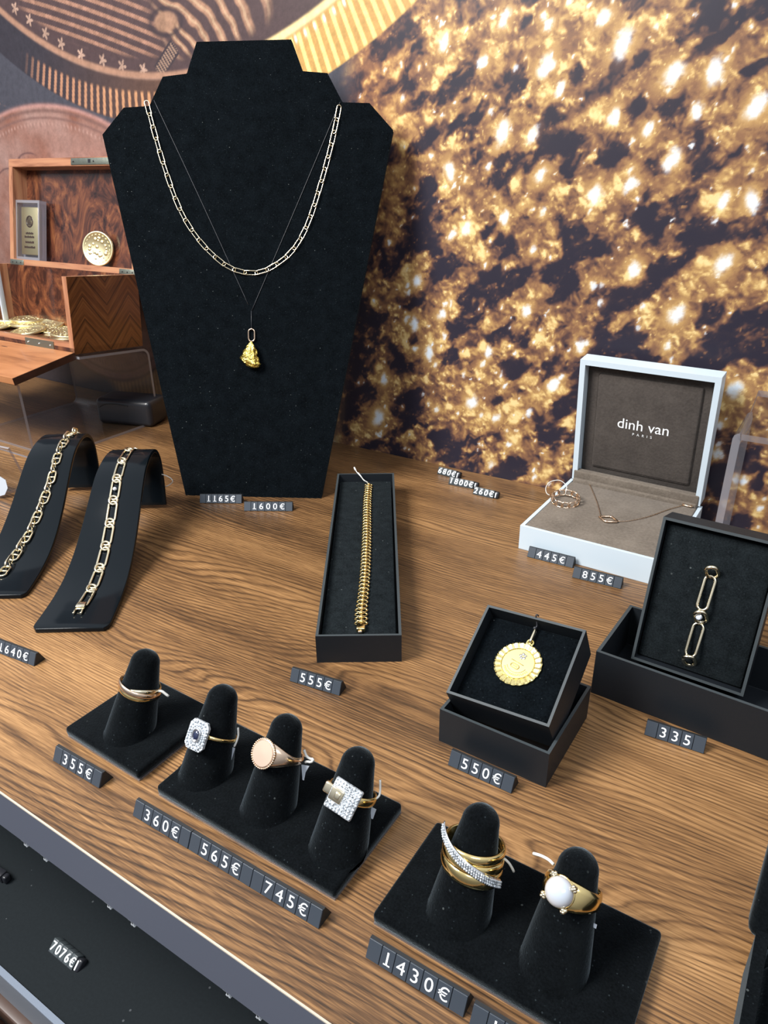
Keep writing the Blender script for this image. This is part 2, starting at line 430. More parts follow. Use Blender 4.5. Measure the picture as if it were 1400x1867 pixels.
def glyph(ch, size, spacing=1.0):
    """flat outline of a text string centred on the origin, as (verts, faces) in mm"""
    key = (ch, size, spacing)
    if key in GLYPH: return GLYPH[key]
    cu = bpy.data.curves.new('lettering', 'FONT'); cu.body = ch; cu.size = 10; cu.resolution_u = 6; cu.space_character = spacing
    ob = bpy.data.objects.new('lettering', cu); me = bpy.data.meshes.new_from_object(ob)
    v = [tuple(p.co) for p in me.vertices]; f = [tuple(p.vertices) for p in me.polygons]
    bpy.data.objects.remove(ob); bpy.data.curves.remove(cu); bpy.data.meshes.remove(me)
    x0 = min(p[0] for p in v); x1 = max(p[0] for p in v); y0 = min(p[1] for p in v); y1 = max(p[1] for p in v)
    k = size / (y1 - y0)
    v = [((p[0] - (x0 + x1) / 2) * k, (p[1] - (y0 + y1) / 2) * k, 0) for p in v]
    GLYPH[key] = (v, f); return GLYPH[key]

# ------------------------------------------------------------------ the printed picture on the back wall
def vnoise(x,y,seed):
    xi=np.floor(x).astype(np.int64); yi=np.floor(y).astype(np.int64); fx=x-xi; fy=y-yi
    def h(a,b):
        n=(a*374761393+b*668265263+seed*1442695041)&0xffffffff
        n=((n^(n>>13))*1274126177)&0xffffffff
        return ((n^(n>>16))&0xffff)/65535.
    u=fx*fx*fx*(fx*(fx*6-15)+10); v=fy*fy*fy*(fy*(fy*6-15)+10)
    return (h(xi,yi)*(1-u)+h(xi+1,yi)*u)*(1-v)+(h(xi,yi+1)*(1-u)+h(xi+1,yi+1)*u)*v
def fbm(x,y,seed,o=4,g=.5):
    s=0;a=1;t=0
    for k in range(o):
        s=s+a*vnoise(x*2**k+k*17.3,y*2**k-k*9.1,seed+k); t+=a; a*=g
    return s/t
def ss(a,b,x):
    t=np.clip((x-a)/(b-a),0,1); return t*t*(3-2*t)
def tone_ramp(t,stops):
    p=[s[0] for s in stops]; return np.stack([np.interp(t,p,[s[1][k] for s in stops]) for k in range(3)],-1)
def splat(F,xs,zs,x,z,rx,rz,ang,amp,mode='max',pw=1.):
    R=max(rx,rz)*2.6
    i0,i1=np.searchsorted(xs,[x-R,x+R]); j0,j1=np.searchsorted(zs,[z-R,z+R])
    if i0==i1 or j0==j1: return
    dx=xs[i0:i1][None,:]-x; dz=zs[j0:j1][:,None]-z
    c,s=np.cos(ang),np.sin(ang)
    q=((dx*c+dz*s)/rx)**2+((-dx*s+dz*c)/rz)**2
    g=amp*np.exp(-q**pw)
    if mode=='max': F[j0:j1,i0:i1]=np.maximum(F[j0:j1,i0:i1],g)
    else: F[j0:j1,i0:i1]+=g
BLOBS=[(-174,334,9.7),(-227,324,8.3),(-216,309,5.2),(-111,313,8.2),(-137,314,8.3),(-83,292,8.1),(-174,290,5.9),(-182,239,7.6),(-131,262,7.8),(-157,246,6.3),(-86,196,8.2),(-76,236,6.9),(-147,189,6.3),(-112,160,7.9),(-286,213,6.8),(-299,208,5),(-320,107,6.6),(-307,143,5.6),(-335,131,6.2),(-228,152,5.3),(-180,128,5.6),(-253,222,5.3),(-259,282,8.8),(-234,280,6.5),(-225,252,6.1),(-277,330,5.8),(-310,345,6.5),(-303,256,7.3),(-375,36,9.1),(-274,68,7.5),(-368,76,5.4),(-333,169,6.1),(-261,114,5),(-62,109,7.5),(-200,94,6.2),(-93,236,4.9),(-150,282,5),(-119,291,5.4),(-228,349,4.4),(-189,349,6),(-261,356,6.3)]
def nuggets(xs,zs):
    rng=np.random.default_rng(7)
    X,Z=np.meshgrid(xs,zs)
    wx=X+7*(fbm(X/16,Z/16,3,3)-.5)+2*(fbm(X/5,Z/5,93,2)-.5); wz=Z+7*(fbm(X/16,Z/16,31,3)-.5)+2*(fbm(X/5,Z/5,39,2)-.5)
    a=np.radians(38); c,s=np.cos(a),np.sin(a)
    u=(wx*c+wz*s); v=(-wx*s+wz*c)
    big=fbm(u/25,v/15,11,4,.55)
    mid=fbm(u/10,v/7,51,4,.55)
    H=np.zeros_like(X)
    for k in range(2600):
        x=rng.uniform(xs[0],xs[-1]); z=rng.uniform(zs[0],zs[-1]); r=rng.choice([2.,3.,4.5,7.],p=[.4,.3,.2,.1])*rng.uniform(.8,1.3)
        splat(H,xs,zs,x,z,r*1.25,r*.85,rng.normal(.6,.6),rng.uniform(.35,1.)*(.5+.08*r),'max',1.3)
    bl=np.zeros_like(X)
    for (x,z,r) in BLOBS: splat(bl,xs,zs,x-1,z-1,r*2.6,r*2.0,.7,.30,'max',.8)
    m=ss(.35,.60,big+bl)
    jx=np.clip(np.searchsorted(xs,X+5*(fbm(X/6,Z/6,401,3)-.5)+1.2*(fbm(X/2.5,Z/2.5,405,2)-.5)),0,len(xs)-1); jz=np.clip(np.searchsorted(zs,Z+5*(fbm(X/6,Z/6,411,3)-.5)+1.2*(fbm(X/2.5,Z/2.5,415,2)-.5)),0,len(zs)-1)
    H=H[jz,jx]
    tone=.46*m+.60*(mid-.5)+.40*H*(.35+.65*m)-.04
    # relief: lit from upper right
    hh=fbm(u/8,v/6,71,3,.5)+.9*H
    gx=np.gradient(hh,xs,axis=1); gz=np.gradient(hh,zs,axis=0)
    tone+=np.clip((-gx*.6-gz*.8)*1.1,-.28,.30)*(.45+.55*m)
    sp=vnoise(X/1.6,Z/1.6,5)*vnoise(X/2.3,Z/2.3,15)
    tone+=.30*(ss(.45,.85,sp))*(.3+.7*ss(.3,.6,mid))
    left=ss(-300,-400,X)*ss(120,260,Z)                # smoother tan area beside the coin
    tone=tone*(1-.35*left)+.20*left
    glow=np.zeros_like(X); core=np.zeros_like(X)
    for (x,z,r) in BLOBS:
        an=rng.normal(1.15,.25)
        splat(glow,xs,zs,x,z,r*1.7,r*1.2,an,.9,'max',.8); splat(core,xs,zs,x,z,r*.85,r*.55,an,1.0,'max',1.8)
    for k in range(1150):
        x=rng.uniform(xs[0],xs[-1]); z=rng.uniform(zs[0],zs[-1]); j,i=np.searchsorted(zs,z),np.searchsorted(xs,x)
        j=min(j,len(zs)-1); i=min(i,len(xs)-1)
        if m[j,i]<rng.uniform(.05,.7): continue
        r=rng.choice([1.,1.7,2.6,3.6],p=[.45,.3,.17,.08])*(1.25 if z<130 else 1)
        splat(glow,xs,zs,x,z,r*1.9,r*1.5,1,.8,'max',.8); splat(core,xs,zs,x,z,r*.8,r*.55,1.1,rng.uniform(.5,1),'max',1.8)
    glow=glow[jz,jx]*.86; core=core[jz,jx]
    tone=np.clip(tone,0,.80)
    tone=np.maximum(tone,np.minimum(tone+.55*glow,.35+.62*glow))
    st=[(0,(.022,.019,.034)),(.12,(.032,.024,.036)),(.28,(.12,.060,.048)),(.45,(.27,.135,.068)),(.62,(.52,.31,.115)),(.78,(.83,.60,.25)),(.92,(1,.88,.58)),(1.,(1,.95,.78))]
    col=tone_ramp(tone,st)
    col=col*(1-core[...,None])+np.array([.80,.90,1.])*core[...,None]
    red=(left*.55)[...,None]; col=col*(1-red)+col*np.array([1.05,.86,.8])*red
    return col

def coin_picture(X,Z,col):
    """left part of the print: a huge old coin with sunrays, stars and a reeded edge, over more coins"""
    n1=fbm(X/5,Z/5,201,4,.6); n2=fbm(X/40,Z/40,211,3); fine=vnoise(X/1.3,Z/1.3,221)
    def put(mask,c):
        nonlocal col
        c=np.broadcast_to(np.asarray(c,float),col.shape) if not (isinstance(c,np.ndarray) and c.ndim==3) else c
        col=col*(1-mask[...,None])+c*mask[...,None]
    A=lambda r,g,b: np.array([r,g,b])
    tex=(.72+.40*n1+.16*fine)[...,None]
    left=ss(-395,-425,X-(Z-200)*.10)
    # lower coins
    r2=np.hypot(X+830,Z+9); in2=ss(335,333,r2)
    slate=A(.060,.060,.078)*tex; mauve=(A(.285,.15,.12)+(n2[...,None]-.5)*.16)*tex
    mauve=mauve*(1-.30*ss(230,40,Z))[...,None]
    put(left,slate); put(left*in2,mauve)
    for rr,w,k in ((334,2.2,1.5),(329,2.0,.55),(322,1.6,.6)):
        l=np.exp(-((r2-rr)/w)**2)*left
        put(l*.8,A(.30,.16,.14)*k*tex)
    ph=np.arctan2(X+830,Z+9)*316/6.5
    dots=np.exp(-((r2-316)/1.9)**2)*ss(.2,.6,np.cos(ph*np.pi*2))*left; put(dots*.75,A(.42,.25,.21)*tex); 
    for (cx,cz,a,b,t0) in ((-700,282,10,9,.3),(-860,268,22,10,2.2),(-905,240,30,22,1.0)):
        q=np.abs(np.hypot((X-cx)/a,(Z-cz)/b)-1)*min(a,b); ang=np.arctan2(Z-cz,X-cx)
        put(np.exp(-(q/1.0)**2)*ss(-.4,.3,np.cos(ang-t0))*left*.75,A(.09,.045,.05)*tex)
    q=vnoise(X/7,Z/7,77)*vnoise(X/3,Z/3,78); put(ss(.50,.75,q)*ss(-860,-900,X)*ss(250,330,Z)*.6*left,A(.20,.13,.12))
    r3=np.hypot(X+775,Z-170); lo=ss(149,152,r3)*ss(110,90,Z)*left
    tan=A(.34,.19,.085)*tex*(.8+.35*np.sin(X*.9)[...,None]*.5); dk=A(.045,.038,.044)*tex
    split=ss(-792,-764,X+(Z-15)*.8)[...,None]
    put(lo,tan*split+dk*(1-split))
    for rr,w,k in ((150,2.4,.18),(144,2.2,.55),(139,2.,.30)): put(np.exp(-((r3-rr)/w)**2)*ss(100,80,Z)*.85*left,A(.30,.15,.14)*k*tex)
    dd=np.exp(-((r3-131)/3)**2)*ss(.1,.6,np.cos(np.arctan2(X+775,170-Z)*131/5.2*2*np.pi))*ss(110,90,Z)*left; put(dd*.6,A(.10,.05,.055))
    # the big coin
    rc=np.hypot(X+605,Z-802); ro=np.hypot(X+600,Z-800); th=np.arctan2(X+605,802-Z)
    warm=ss(-.50,.34,th)[...,None]; hot=ss(.10,.34,th)[...,None]
    band=ss(503,501.5,ro)*ss(463,465,rc)
    dark=A(.034,.030,.040)*(1-warm)+A(.16,.075,.040)*warm
    put(band,dark*(1-hot)*tex+A(.52,.30,.09)*hot*tex)
    reed=np.cos(th*484/9.6*2*np.pi); start=474+6*ss(-.05,-.5,th)-9*hot[...,0]
    rm=ss(.0,.55,reed)*ss(start-1,start+3,rc)*ss(503,500,ro)*ss(-.50,-.40,th)
    put(rm,(A(.40,.20,.125)*(1-warm)+A(.66,.34,.15)*warm)*(1-hot)*tex+A(.92,.66,.25)*hot*tex)
    put(np.exp(-((rc-469)/2.6)**2)*ss(.55,.95,np.cos(th*469/11*2*np.pi))*hot[...,0]*.95,A(.98,.96,.88))
    ins=ss(462,460,rc)
    base=A(.070,.043,.045)*tex
    put(ins,base*(1-.0*warm))
    fan=Z-402+.275*(X+777)+.00022*(X+777)**2
    rays=ss(.05,.55,np.sin(fan/9.2*2*np.pi+.6))
    rmask=ins*ss(448,440,rc)*ss(-604,-628,X+(Z-370)*.55)*ss(-835,-790,X+(Z-390)*.25)
    put(rmask*rays*.95,(A(.31,.165,.115)*(.8+.5*n1[...,None]))*tex)
    # draped folds right of the rays
    wx=X+14*(fbm(X/40,Z/30,301,3)-.5); wz=Z+14*(fbm(X/40,Z/30,311,3)-.5)
    fol=np.sin((wx*.80+wz*.85-.010*(wx+560)*(wz-380))/17*2*np.pi)
    fm=ins*ss(452,440,rc)*ss(-618,-596,X+(Z-370)*.35)*ss(-468,-500,X-(Z-380)*.55)
    put(fm*ss(-.25,.55,fol)*.95,(A(.33,.18,.115)*(.75+.6*n1[...,None]))*tex); put(fm*ss(.80,1.0,fol)*.6,A(.55,.38,.24)*tex)
    q=np.abs(np.hypot((X+607)/21,(Z-384)/11)-1); put(ins*np.exp(-(q/.16)**2)*.8,A(.040,.028,.034)); 
    put(ins*ss(.85,.6,np.hypot((X+607)/21,(Z-384)/11))*.9,A(.30,.17,.11)*(.6+.9*n1[...,None]))
    # a little pillared building by the rim
    bx=(X+612)*.8+(Z-354)*.6; bz=-(X+612)*.6+(Z-354)*.8
    bm_=ins*ss(17,16,np.abs(bx))*ss(8,7.4,np.abs(bz)); put(bm_,A(.045,.032,.038)); put(bm_*ss(-.1,.3,np.cos(bx/3.4*2*np.pi))*ss(6,5,np.abs(bz)),A(.33,.21,.15))
    # stars inside the rim
    for (x,z) in ((-832,416),(-811,404),(-788,390),(-765,379),(-736,367),(-704,360),(-676,353),(-646,348)):
        q=np.hypot(X-x,Z-z); an=np.arctan2(Z-z,X-x); k=ss(0.6,-.6,q-(4.1+2.0*np.cos(5*an+1)))
        put(k*ins,A(.40,.26,.20)*(.45+1.1*n1[...,None]))
    rim=np.exp(-((rc-461)/3.2)**4); put(rim,(A(.36,.20,.135)*(1-hot)+A(.95,.72,.34)*hot)*(.75+.5*n1[...,None]))
    return col

def build_wall():
    xs = np.concatenate([np.arange(-1250, -470, 1.25), np.arange(-470, 121, .85)])
    zs = np.concatenate([np.arange(-16, 445, .9), np.arange(445, 561, 4.)])
    X, Z = np.meshgrid(xs, zs)
    k = np.searchsorted(xs, -470)
    c = np.zeros(X.shape + (3,)); c[:, k:] = nuggets(xs[k:], zs)
    c = np.clip(coin_picture(X, Z, c), 0, 1)
    nz, nx = X.shape
    co = np.stack([X, np.full_like(X, 575.), Z], -1).reshape(-1, 3) * S
    b = np.array([[xs[0], 598, zs[0]], [xs[-1], 598, zs[0]], [xs[-1], 598, zs[-1]], [xs[0], 598, zs[-1]]]) * S
    n0 = nx * nz
    co = np.concatenate([co, b])
    i = (np.arange(nz - 1)[:, None] * nx + np.arange(nx - 1)[None, :]).reshape(-1)
    q = np.stack([i, i + 1, i + 1 + nx, i + nx], -1)
    a0, a1, a2, a3 = 0, nx - 1, nx * nz - 1, nx * (nz - 1)
    q = np.concatenate([q, [[a0, n0, n0 + 1, a1], [a1, n0 + 1, n0 + 2, a2], [a2, n0 + 2, n0 + 3, a3], [a3, n0 + 3, n0, a0], [n0, n0 + 3, n0 + 2, n0 + 1]]])
    me = bpy.data.meshes.new('wall_back')
    me.vertices.add(len(co)); me.vertices.foreach_set('co', co.astype(np.float32).ravel())
    me.loops.add(q.size); me.loops.foreach_set('vertex_index', q.astype(np.int32).ravel())
    me.polygons.add(len(q)); me.polygons.foreach_set('loop_start', np.arange(0, q.size, 4, dtype=np.int32))
    me.update(calc_edges=True)
    at = me.color_attributes.new('picture', 'FLOAT_COLOR', 'POINT')
    cc = np.concatenate([np.concatenate([c.reshape(-1, 3), np.full((4, 3), .2)]), np.ones((n0 + 4, 1))], 1)
    at.data.foreach_set('color', cc.astype(np.float32).ravel())
    me.materials.append(MATS['printed_mural'])
    o = bpy.data.objects.new('wall_back', me); COL.objects.link(o)
    tag(o, 'back wall printed with old gold coins on the left and glittering gold nuggets', 'wall', kind='structure')
build_wall()

# ------------------------------------------------------------------ the wooden display shelf, the shelf below it, floor
t = thing('display_shelf', 'brown wood grain display shelf with grey front edge, carrying all the jewellery', 'shelf', (-300, 343, 0))
b = MB().box(-900, 470, -230.9, 231.5, -20, 0).build('board', 'brown_wood_decor', t)
MB().box(-900, 470, -231.6, -230.9, -27, -.5).build('edge_band', 'grey_edge_band', t)['label'] = 'blue grey front edge band'
MB().box(-900, 470, -231.7, -230.9, -.5, .15).build('edge_trim', 'pale_edge', t)['label'] = 'thin pale top line of the edge'
for cxp in (-277.6, -262.4, -217.1, -201.8, -146.9, -131.5):
    mb = MB()
    for sgn in (-1, 1):
        mb.box(-.5, .5, -.8, .8, -5.2, 0, lmat((cxp + 300 + sgn * 1.1, -230.2, -26.2), (0, R(sgn * 22), 0)))
    mb.box(cxp + 298, cxp + 302, -231.4, -228.8, -27.6, -26.0)
    mb.build('clip', 'clip_plastic', t)['label'] = 'small clear clip under the edge'
MB().box(-900, 470, -228, 231, -23, -20).build('underside_panel', 'grey_panel', t)

t = thing('lower_shelf', 'black covered lower shelf with a light grey front edge', 'shelf', (-300, 330, -150))
MB().box(-800, 470, -229, 245, -18, 0).build('board', 'black_shelf_cloth', t)
MB().box(-800, 470, -231.5, -229, -28, .3).build('edge_band', 'grey_panel', t)['label'] = 'grey front face'
MB().box(-800, 470, -232.2, -229, .3, 1.4).build('edge_trim', 'light_grey_edge', t)['label'] = 'light grey front line'
t = thing('front_rail', 'brown lacquered rail below the lower shelf at the bottom left corner', 'rail', (-300, 90, -205))
mb = MB(); mb.tube([(-800, -9, 14), (470, -9, 14)], 12, 24); mb.build('round_moulding', 'brown_lacquer', t)
MB().box(-800, 470, 3, 10, 14, 27, bev=1.2).build('ledge', 'tan_lacquer', t)['label'] = 'tan upper ledge'
tag(MB().box(-1500, 700, -1200, 620, -1000, -980).build('floor', 'grey_panel'), 'floor below the shelves', 'floor', kind='structure')

# ------------------------------------------------------------------ price tags
TW = 5.67
def price_tag(text, loc, rotz, label, group='white on black price tags', pads=(1, 1), tw=TW):
    """easel shaped tag: a row of clip-on tiles with a leaning face"""
    n = len(text) + sum(pads); W = n * tw
    t = thing('price_tag', label, 'price tag', loc, (0, 0, rotz), group)
    prof = [(0.3, 0), (3.5, 6.9), (4.7, 6.9), (8.0, 0)]
    MB().prism(prof, 0, W, frame((0, 0, 0), (0, 1, 0), (0, 0, 1), (1, 0, 0))).build('holder', 'tag_body', t)
    d = Vector((0, 3.35, 6.9)).normalized(); nrm = Vector((0, -d.z, d.y))
    M0 = frame((0, 0.1, .1), (1, 0, 0), d, nrm)
    s_ = ' ' * pads[0] + text + ' ' * pads[1]
    for i, ch in enumerate(s_):
        tile = MB().box(i * tw + .12, (i + 1) * tw - .12, 0, 7.55, -.4, .55, M0, bev=.12, seg=1).build('digit_tile', 'tag_plastic', t)
        if ch != ' ':
            v, f = glyph(ch, 4.9)
            mb = MB(); mb.add([(x * 1.05 + (i + .5) * tw, y + 3.9, .60) for x, y, z in v], f, False, 0, M0)
            if ch == '1': mb.box((i + .5) * tw - 1.2, (i + .5) * tw + 1.45, 1.45, 1.95, .58, .60, M0)
            mb.build('digit', 'white_print', tile)
    return t
def cube_tag(text, loc, rotz, label, group='small price cube strips with a white end pip', tw=4.85, k=1.0, back=2.6):
    t = thing('price_cube_strip', label, 'price tag', loc, (0, 0, rotz), group)
    W = len(text) * tw
    d = Vector((0, back, 6.0)).normalized(); nrm = Vector((0, -d.z, d.y))
    M0 = frame((0, 0, .1), (1, 0, 0), d, nrm)
    cap = MB().box(W, W + 4.0, .3, 6.9 * k, -5.5, -.4, M0, bev=1.4, seg=3).build('end_cap', 'black_plastic', t)
    MB().box(W + .9, W + 2.0, 1.2, 5.8 * k, -.8, -.05, M0, bev=.3).build('end_pip', 'white_print', cap)
    MB().box(0, W, 0, 2.2, -5.4, -.3, M0).build('rail', 'black_plastic', t)
    for i, ch in enumerate(text):
        tile = MB().box(i * tw + .06, (i + 1) * tw - .06, .4, 7.1 * k, -5.2, 0, M0, bev=.3, seg=2).build('digit_cube', 'cube_plastic', t)
        v, f = glyph(ch, 4.7 * k)
        mb = MB()
        for dx in (-.16, .16): mb.add([(x * (1.08 if k == 1 else .84) + y * .12 + (i + .5) * tw + dx, y + 3.75 * k, .05 + .004 * (dx > 0)) for x, y, z in v], f, False, 0, M0)
        mb.build('digit', 'white_print', tile)
    return t
price_tag('1165€', (-440.0, 391.0, 0), R(30), 'price tag 1165€ standing in front of the necklace bust', tw=5.2)
price_tag('1600€', (-396.6, 399.0, 0), R(30.3), 'price tag 1600€ to the right of the 1165€ tag, before the necklace bust', tw=5.85)
price_tag('1640€', (-393.0, 173.4, 0), R(6.5), 'price tag 1640€ at the left edge below the black bracelet ramps', tw=5.2)
price_tag('555€', (-222.1, 245.3, 0), R(7.9), 'price tag 555€ below the long narrow bracelet box', tw=5.25)
price_tag('355€', (-281.8, 137.2, 0), R(.8), 'price tag 355€ before the single finger ring stand')
price_tag('360€', (-222.0, 135.4, 0), R(.9), 'price tag 360€, left one of three joined tags', tw=5.65)
price_tag('565€', (-187.9, 136.0, 0), R(.4), 'price tag 565€, middle one of three joined tags', tw=5.72)
price_tag('745€', (-153.5, 136.2, 0), R(1.0), 'price tag 745€, right one of three joined tags', tw=5.68)
price_tag('1430€', (-98.6, 137.2, 0), R(.4), 'price tag 1430€ before the two finger ring stand', tw=5.66)
price_tag('1', (-56.5, 136.6, 0), R(.6), 'price tag starting with 1, cut off by the bottom edge', pads=(1, 5), tw=5.66)
price_tag('550€', (-117.3, 236.2, 0), R(-.8), 'price tag 550€ before the black box of the gold medal', tw=5.5)
price_tag('335', (-43.1, 306.4, 0), R(3.5), 'price tag 335 before the large black box with link bracelet', tw=5.62)
price_tag('445€', (-164.3, 448.2, 0), R(1.7), 'price tag 445€ leaning by the left front of the white box', tw=5.68)
price_tag('855€', (-126.3, 436.8, 0), R(3.6), 'price tag 855€ right of the 445€ tag before the white box', tw=5.55)
cube_tag('680€', (-297.0, 553.2, 0), R(-4), 'price strip 680€ by the wall, upper left of three')
cube_tag('1800€', (-276.6, 537.0, 0), R(3), 'price strip 1800€ by the wall, middle of three', tw=4.75)
cube_tag('260€', (-248.2, 528.6, 0), R(.5), 'price strip 260€ by the wall, lower right of three')
cube_tag('7076€', (-313.8, 120.8, -150), R(-.2), 'price strip 7076€ on the black lower shelf', tw=4.3, k=1.12, back=6.5)
t = thing('price_cube_strip', 'dark price strip end cut off by the left edge on the lower shelf', 'price tag', (-404, 131, -150), (0, 0, R(4)))
MB().box(0, 26, 0, 5, 0, 6.4, bev=.4).build('rail', 'black_plastic', t)
MB().box(26, 29.5, .3, 4.7, .3, 6, bev=1.2, seg=3).build('end_cap', 'black_plastic', t)

# ------------------------------------------------------------------ necklace bust, necklace, nugget pendant
BUST = dict(loc=(-409.66, 424.65, 0), rot=(0, 0, R(27.95)))
lean = R(15.66)
MBUST = frame((0, 0, 0), (1, 0, 0), (0, math.sin(lean), math.cos(lean)), (0, -math.cos(lean), math.sin(lean)))   # u across, v up the panel, w out of it
t = thing('necklace_bust', 'tall black velvet necklace bust leaning back before the mural', 'display bust', **BUST)
hp = [(60.2, 0), (119, 296.5), (100, 316.6), (78.6, 317.5), (66.6, 339), (46.8, 340.8), (38, 363.8)]
outline = hp + [(-x, y) for x, y in hp[::-1]]
MB().prism(outline, -5.5, 0, MBUST).build('panel', 'black_velvet', t, bevel=.7)
mb = MB(); mb.prism([(-26, 0), (26, 0), (20, 210), (-20, 210)], -2.5, 0, lmat((0, 96, 0)) @ frame((0, 0, 0), (1, 0, 0), (0, -.07, .9975), (0, -.9975, -.07)))
mb.build('rear_strut', 'black_velvet', t)

npath = [(-80.4, 320), (-74.6, 296.1), (-67.0, 268.8), (-55.4, 236.9), (-40, 213.1), (-21.0, 195.4), (-7, 189.1), (5.7, 187.8), (17.3, 190.9), (35.8, 203.4), (50.2, 225.6), (63.3, 263.3), (72.3, 296), (77.5, 321.4)]
t = thing('paperclip_necklace', 'pale gold paperclip link necklace hanging round the black bust', 'necklace', **BUST)
STEP = 9.5
pp = resample([(x, y, 0) for x, y in npath], STEP)
link = MB().tube(oval(11.8, 3.4, 16), .44, 8, True)
links = [None, None]
for i in range(len(pp) - 1):
    a, b_ = MBUST @ Vector((pp[i].x, pp[i].y, 1.05)), MBUST @ Vector((pp[i + 1].x, pp[i + 1].y, 1.05))
    x = (b_ - a).normalized(); w = MBUST.to_3x3() @ Vector((0, 0, 1))
    y = w.cross(x); al = R(26 if i % 2 else -18)
    y2 = y * math.cos(al) + w * math.sin(al); z2 = x.cross(y2)
    if links[0] is None: o = link.build('link', 'pale_gold', t); links[0] = o
    else: o = links[0].copy(); COL.objects.link(o); o.parent = t
    mm = frame((a + b_) / 2 * S, x, y2, z2); o.matrix_local = mm
t = thing('nugget_pendant', 'raw gold nugget pendant on a thin black cord over the bust', 'pendant', **BUST)
mb = MB()
for pts in ([(-74.4, 321.5, .5), (-36, 240, .35), (2, 157, .45)], [(76.7, 317.5, .5), (40, 238, .35), (2, 157, .45)], [(2, 157.4, .5), (2, 142.4, 1.2), (2.2, 141.6, 1.5)]):
    mb.tube([MBUST @ Vector(p) for p in resample(pts, 8)], .26, 6)
mb.build('cord', 'black_thread', t)
mb = MB(); mb.tube([MBUST @ Vector((y + 2, x + 137.6, 1.4)) for x, y, z in oval(10.2, 5.2, 18)], .62, 8, True); bail = mb.build('bail', 'rose_gold', t); bail['label'] = 'oval rose gold bail'
rng = random.Random(5)
bm = bmesh.new(); bmesh.ops.create_icosphere(bm, subdivisions=4, radius=1)
for v in bm.verts:
    p = v.co.copy(); h = p.y
    wdt = 3.2 + 4.4 * max(0, min(1, (0.75 - h) / 1.55)) if h < .75 else 3.2 * (1 - (h - .75) * 2.4)
    k = 1 + .22 * math.sin(p.x * 7 + p.y * 5) * math.sin(p.z * 6 + p.y * 8) + .13 * math.sin(p.x * 17 + 2) * math.sin(p.y * 15 + p.z * 13)
    q = math.hypot(p.x, p.z) or 1
    nx_ = p.x * wdt * k; ny_ = p.y * 11.2; nz_ = p.z * wdt * .7 * k
    nx_ *= 1.14; nx_ += (-1.6 + 4.4 * max(0, -h - .15) if h < 0 else -1.6 * (1 - h))
    v.co = (MBUST @ Vector((nx_ + 2.4, ny_ + 121.4, nz_ + 4.4))) * S
me = bpy.data.meshes.new('nugget'); bm.to_mesh(me); bm.free()
for p in me.polygons: p.use_smooth = True
me.materials.append(MATS['nugget_gold']); o = bpy.data.objects.new('nugget', me); COL.objects.link(o); o.parent = t

# ------------------------------------------------------------------ long bracelet box with the 555 bracelet
BB = dict(loc=(-219.24, 266.57, 0), rot=(0, 0, R(32.81)))
t = thing('bracelet_box', 'long narrow open black card box holding a gold bracelet', 'jewellery box', **BB)
MB().tray(0, 49.2, 0, 242, 0, 18.5, 1.6, 1.2, mi_rim=1).build('tray', ['black_card', 'card_fold'], t)
MB().box(2.6, 46.4, 3.0, 236.5, 1.2, 13.2, bev=.8).build('foam_insert', 'black_foam', t)
t = thing('gold_bracelet', 'wide woven yellow gold bracelet laid along the long black box', 'bracelet', **BB)
bp = resample([(25.4, 15.5, 0), (25.6, 22, 0), (25.3, 30, 0), (26.1, 49, 0), (26.9, 83, 0), (27, 131, 0), (26.5, 189, 0), (27.2, 229, 0)], 4.7)
lk = MB()
for sg in (-1, 1):
    lk.tube(oval(4.1, 2.3, 12), .48, 7, True, lmat((sg * 1.75, 0, .35), (0, sg * .30, 0)) @ Euler((0, 0, sg * R(52))).to_matrix().to_4x4())
lk.ball((0, 1.9, .9), 1.15, 10, 6, sq=(1.2, .95, .75))
l0 = None
for i in range(len(bp) - 1):
    c = (bp[i] + bp[i + 1]) / 2; d = bp[i + 1] - bp[i]; a = math.atan2(d.y, d.x) - R(90)
    if l0 is None: o = l0 = lk.build('link', 'yellow_gold', t)
    else: o = l0.copy(); COL.objects.link(o); o.parent = t
    o.location = (c.x * S, c.y * S, 14.3 * S); o.rotation_euler = (0, 0, a); sc_ = 1.12 if i < 4 else (1.0 if i < 40 else .95); o.scale = (sc_, 1, 1)
MB().box(22.9, 28.2, 10.2, 15.8, 13.4, 16.4, bev=.7).build('clasp', 'yellow_gold', t)
MB().box(24.0, 26.4, 8.6, 10.6, 13.6, 15.4, bev=.4).build('clasp_tongue', 'rose_gold', t)
t = thing('thread_tag', 'white thread loop tied to the far end of the wide gold bracelet', 'thread tag', **BB)
mb = MB(); mb.tube(resample([(26.6, 228.2, 15.6), (23.6, 231, 16.5), (20.2, 236, 18.4), (17, 240.4, 20.4), (15.4, 243.6, 22)], 1.2), .42, 6)
mb.tube(resample([(26.2, 228.8, 15.9), (23.0, 230, 17.2), (20.4, 235, 19.2), (18, 239, 20.6)], 1.2), .38, 6); mb.build('thread', 'white_thread', t)
MB().tube([(15.8, 242.6, 21.4), (14.6, 245.4, 22.8)], [.9, .7], 8).build('knot', 'white_thread', t)

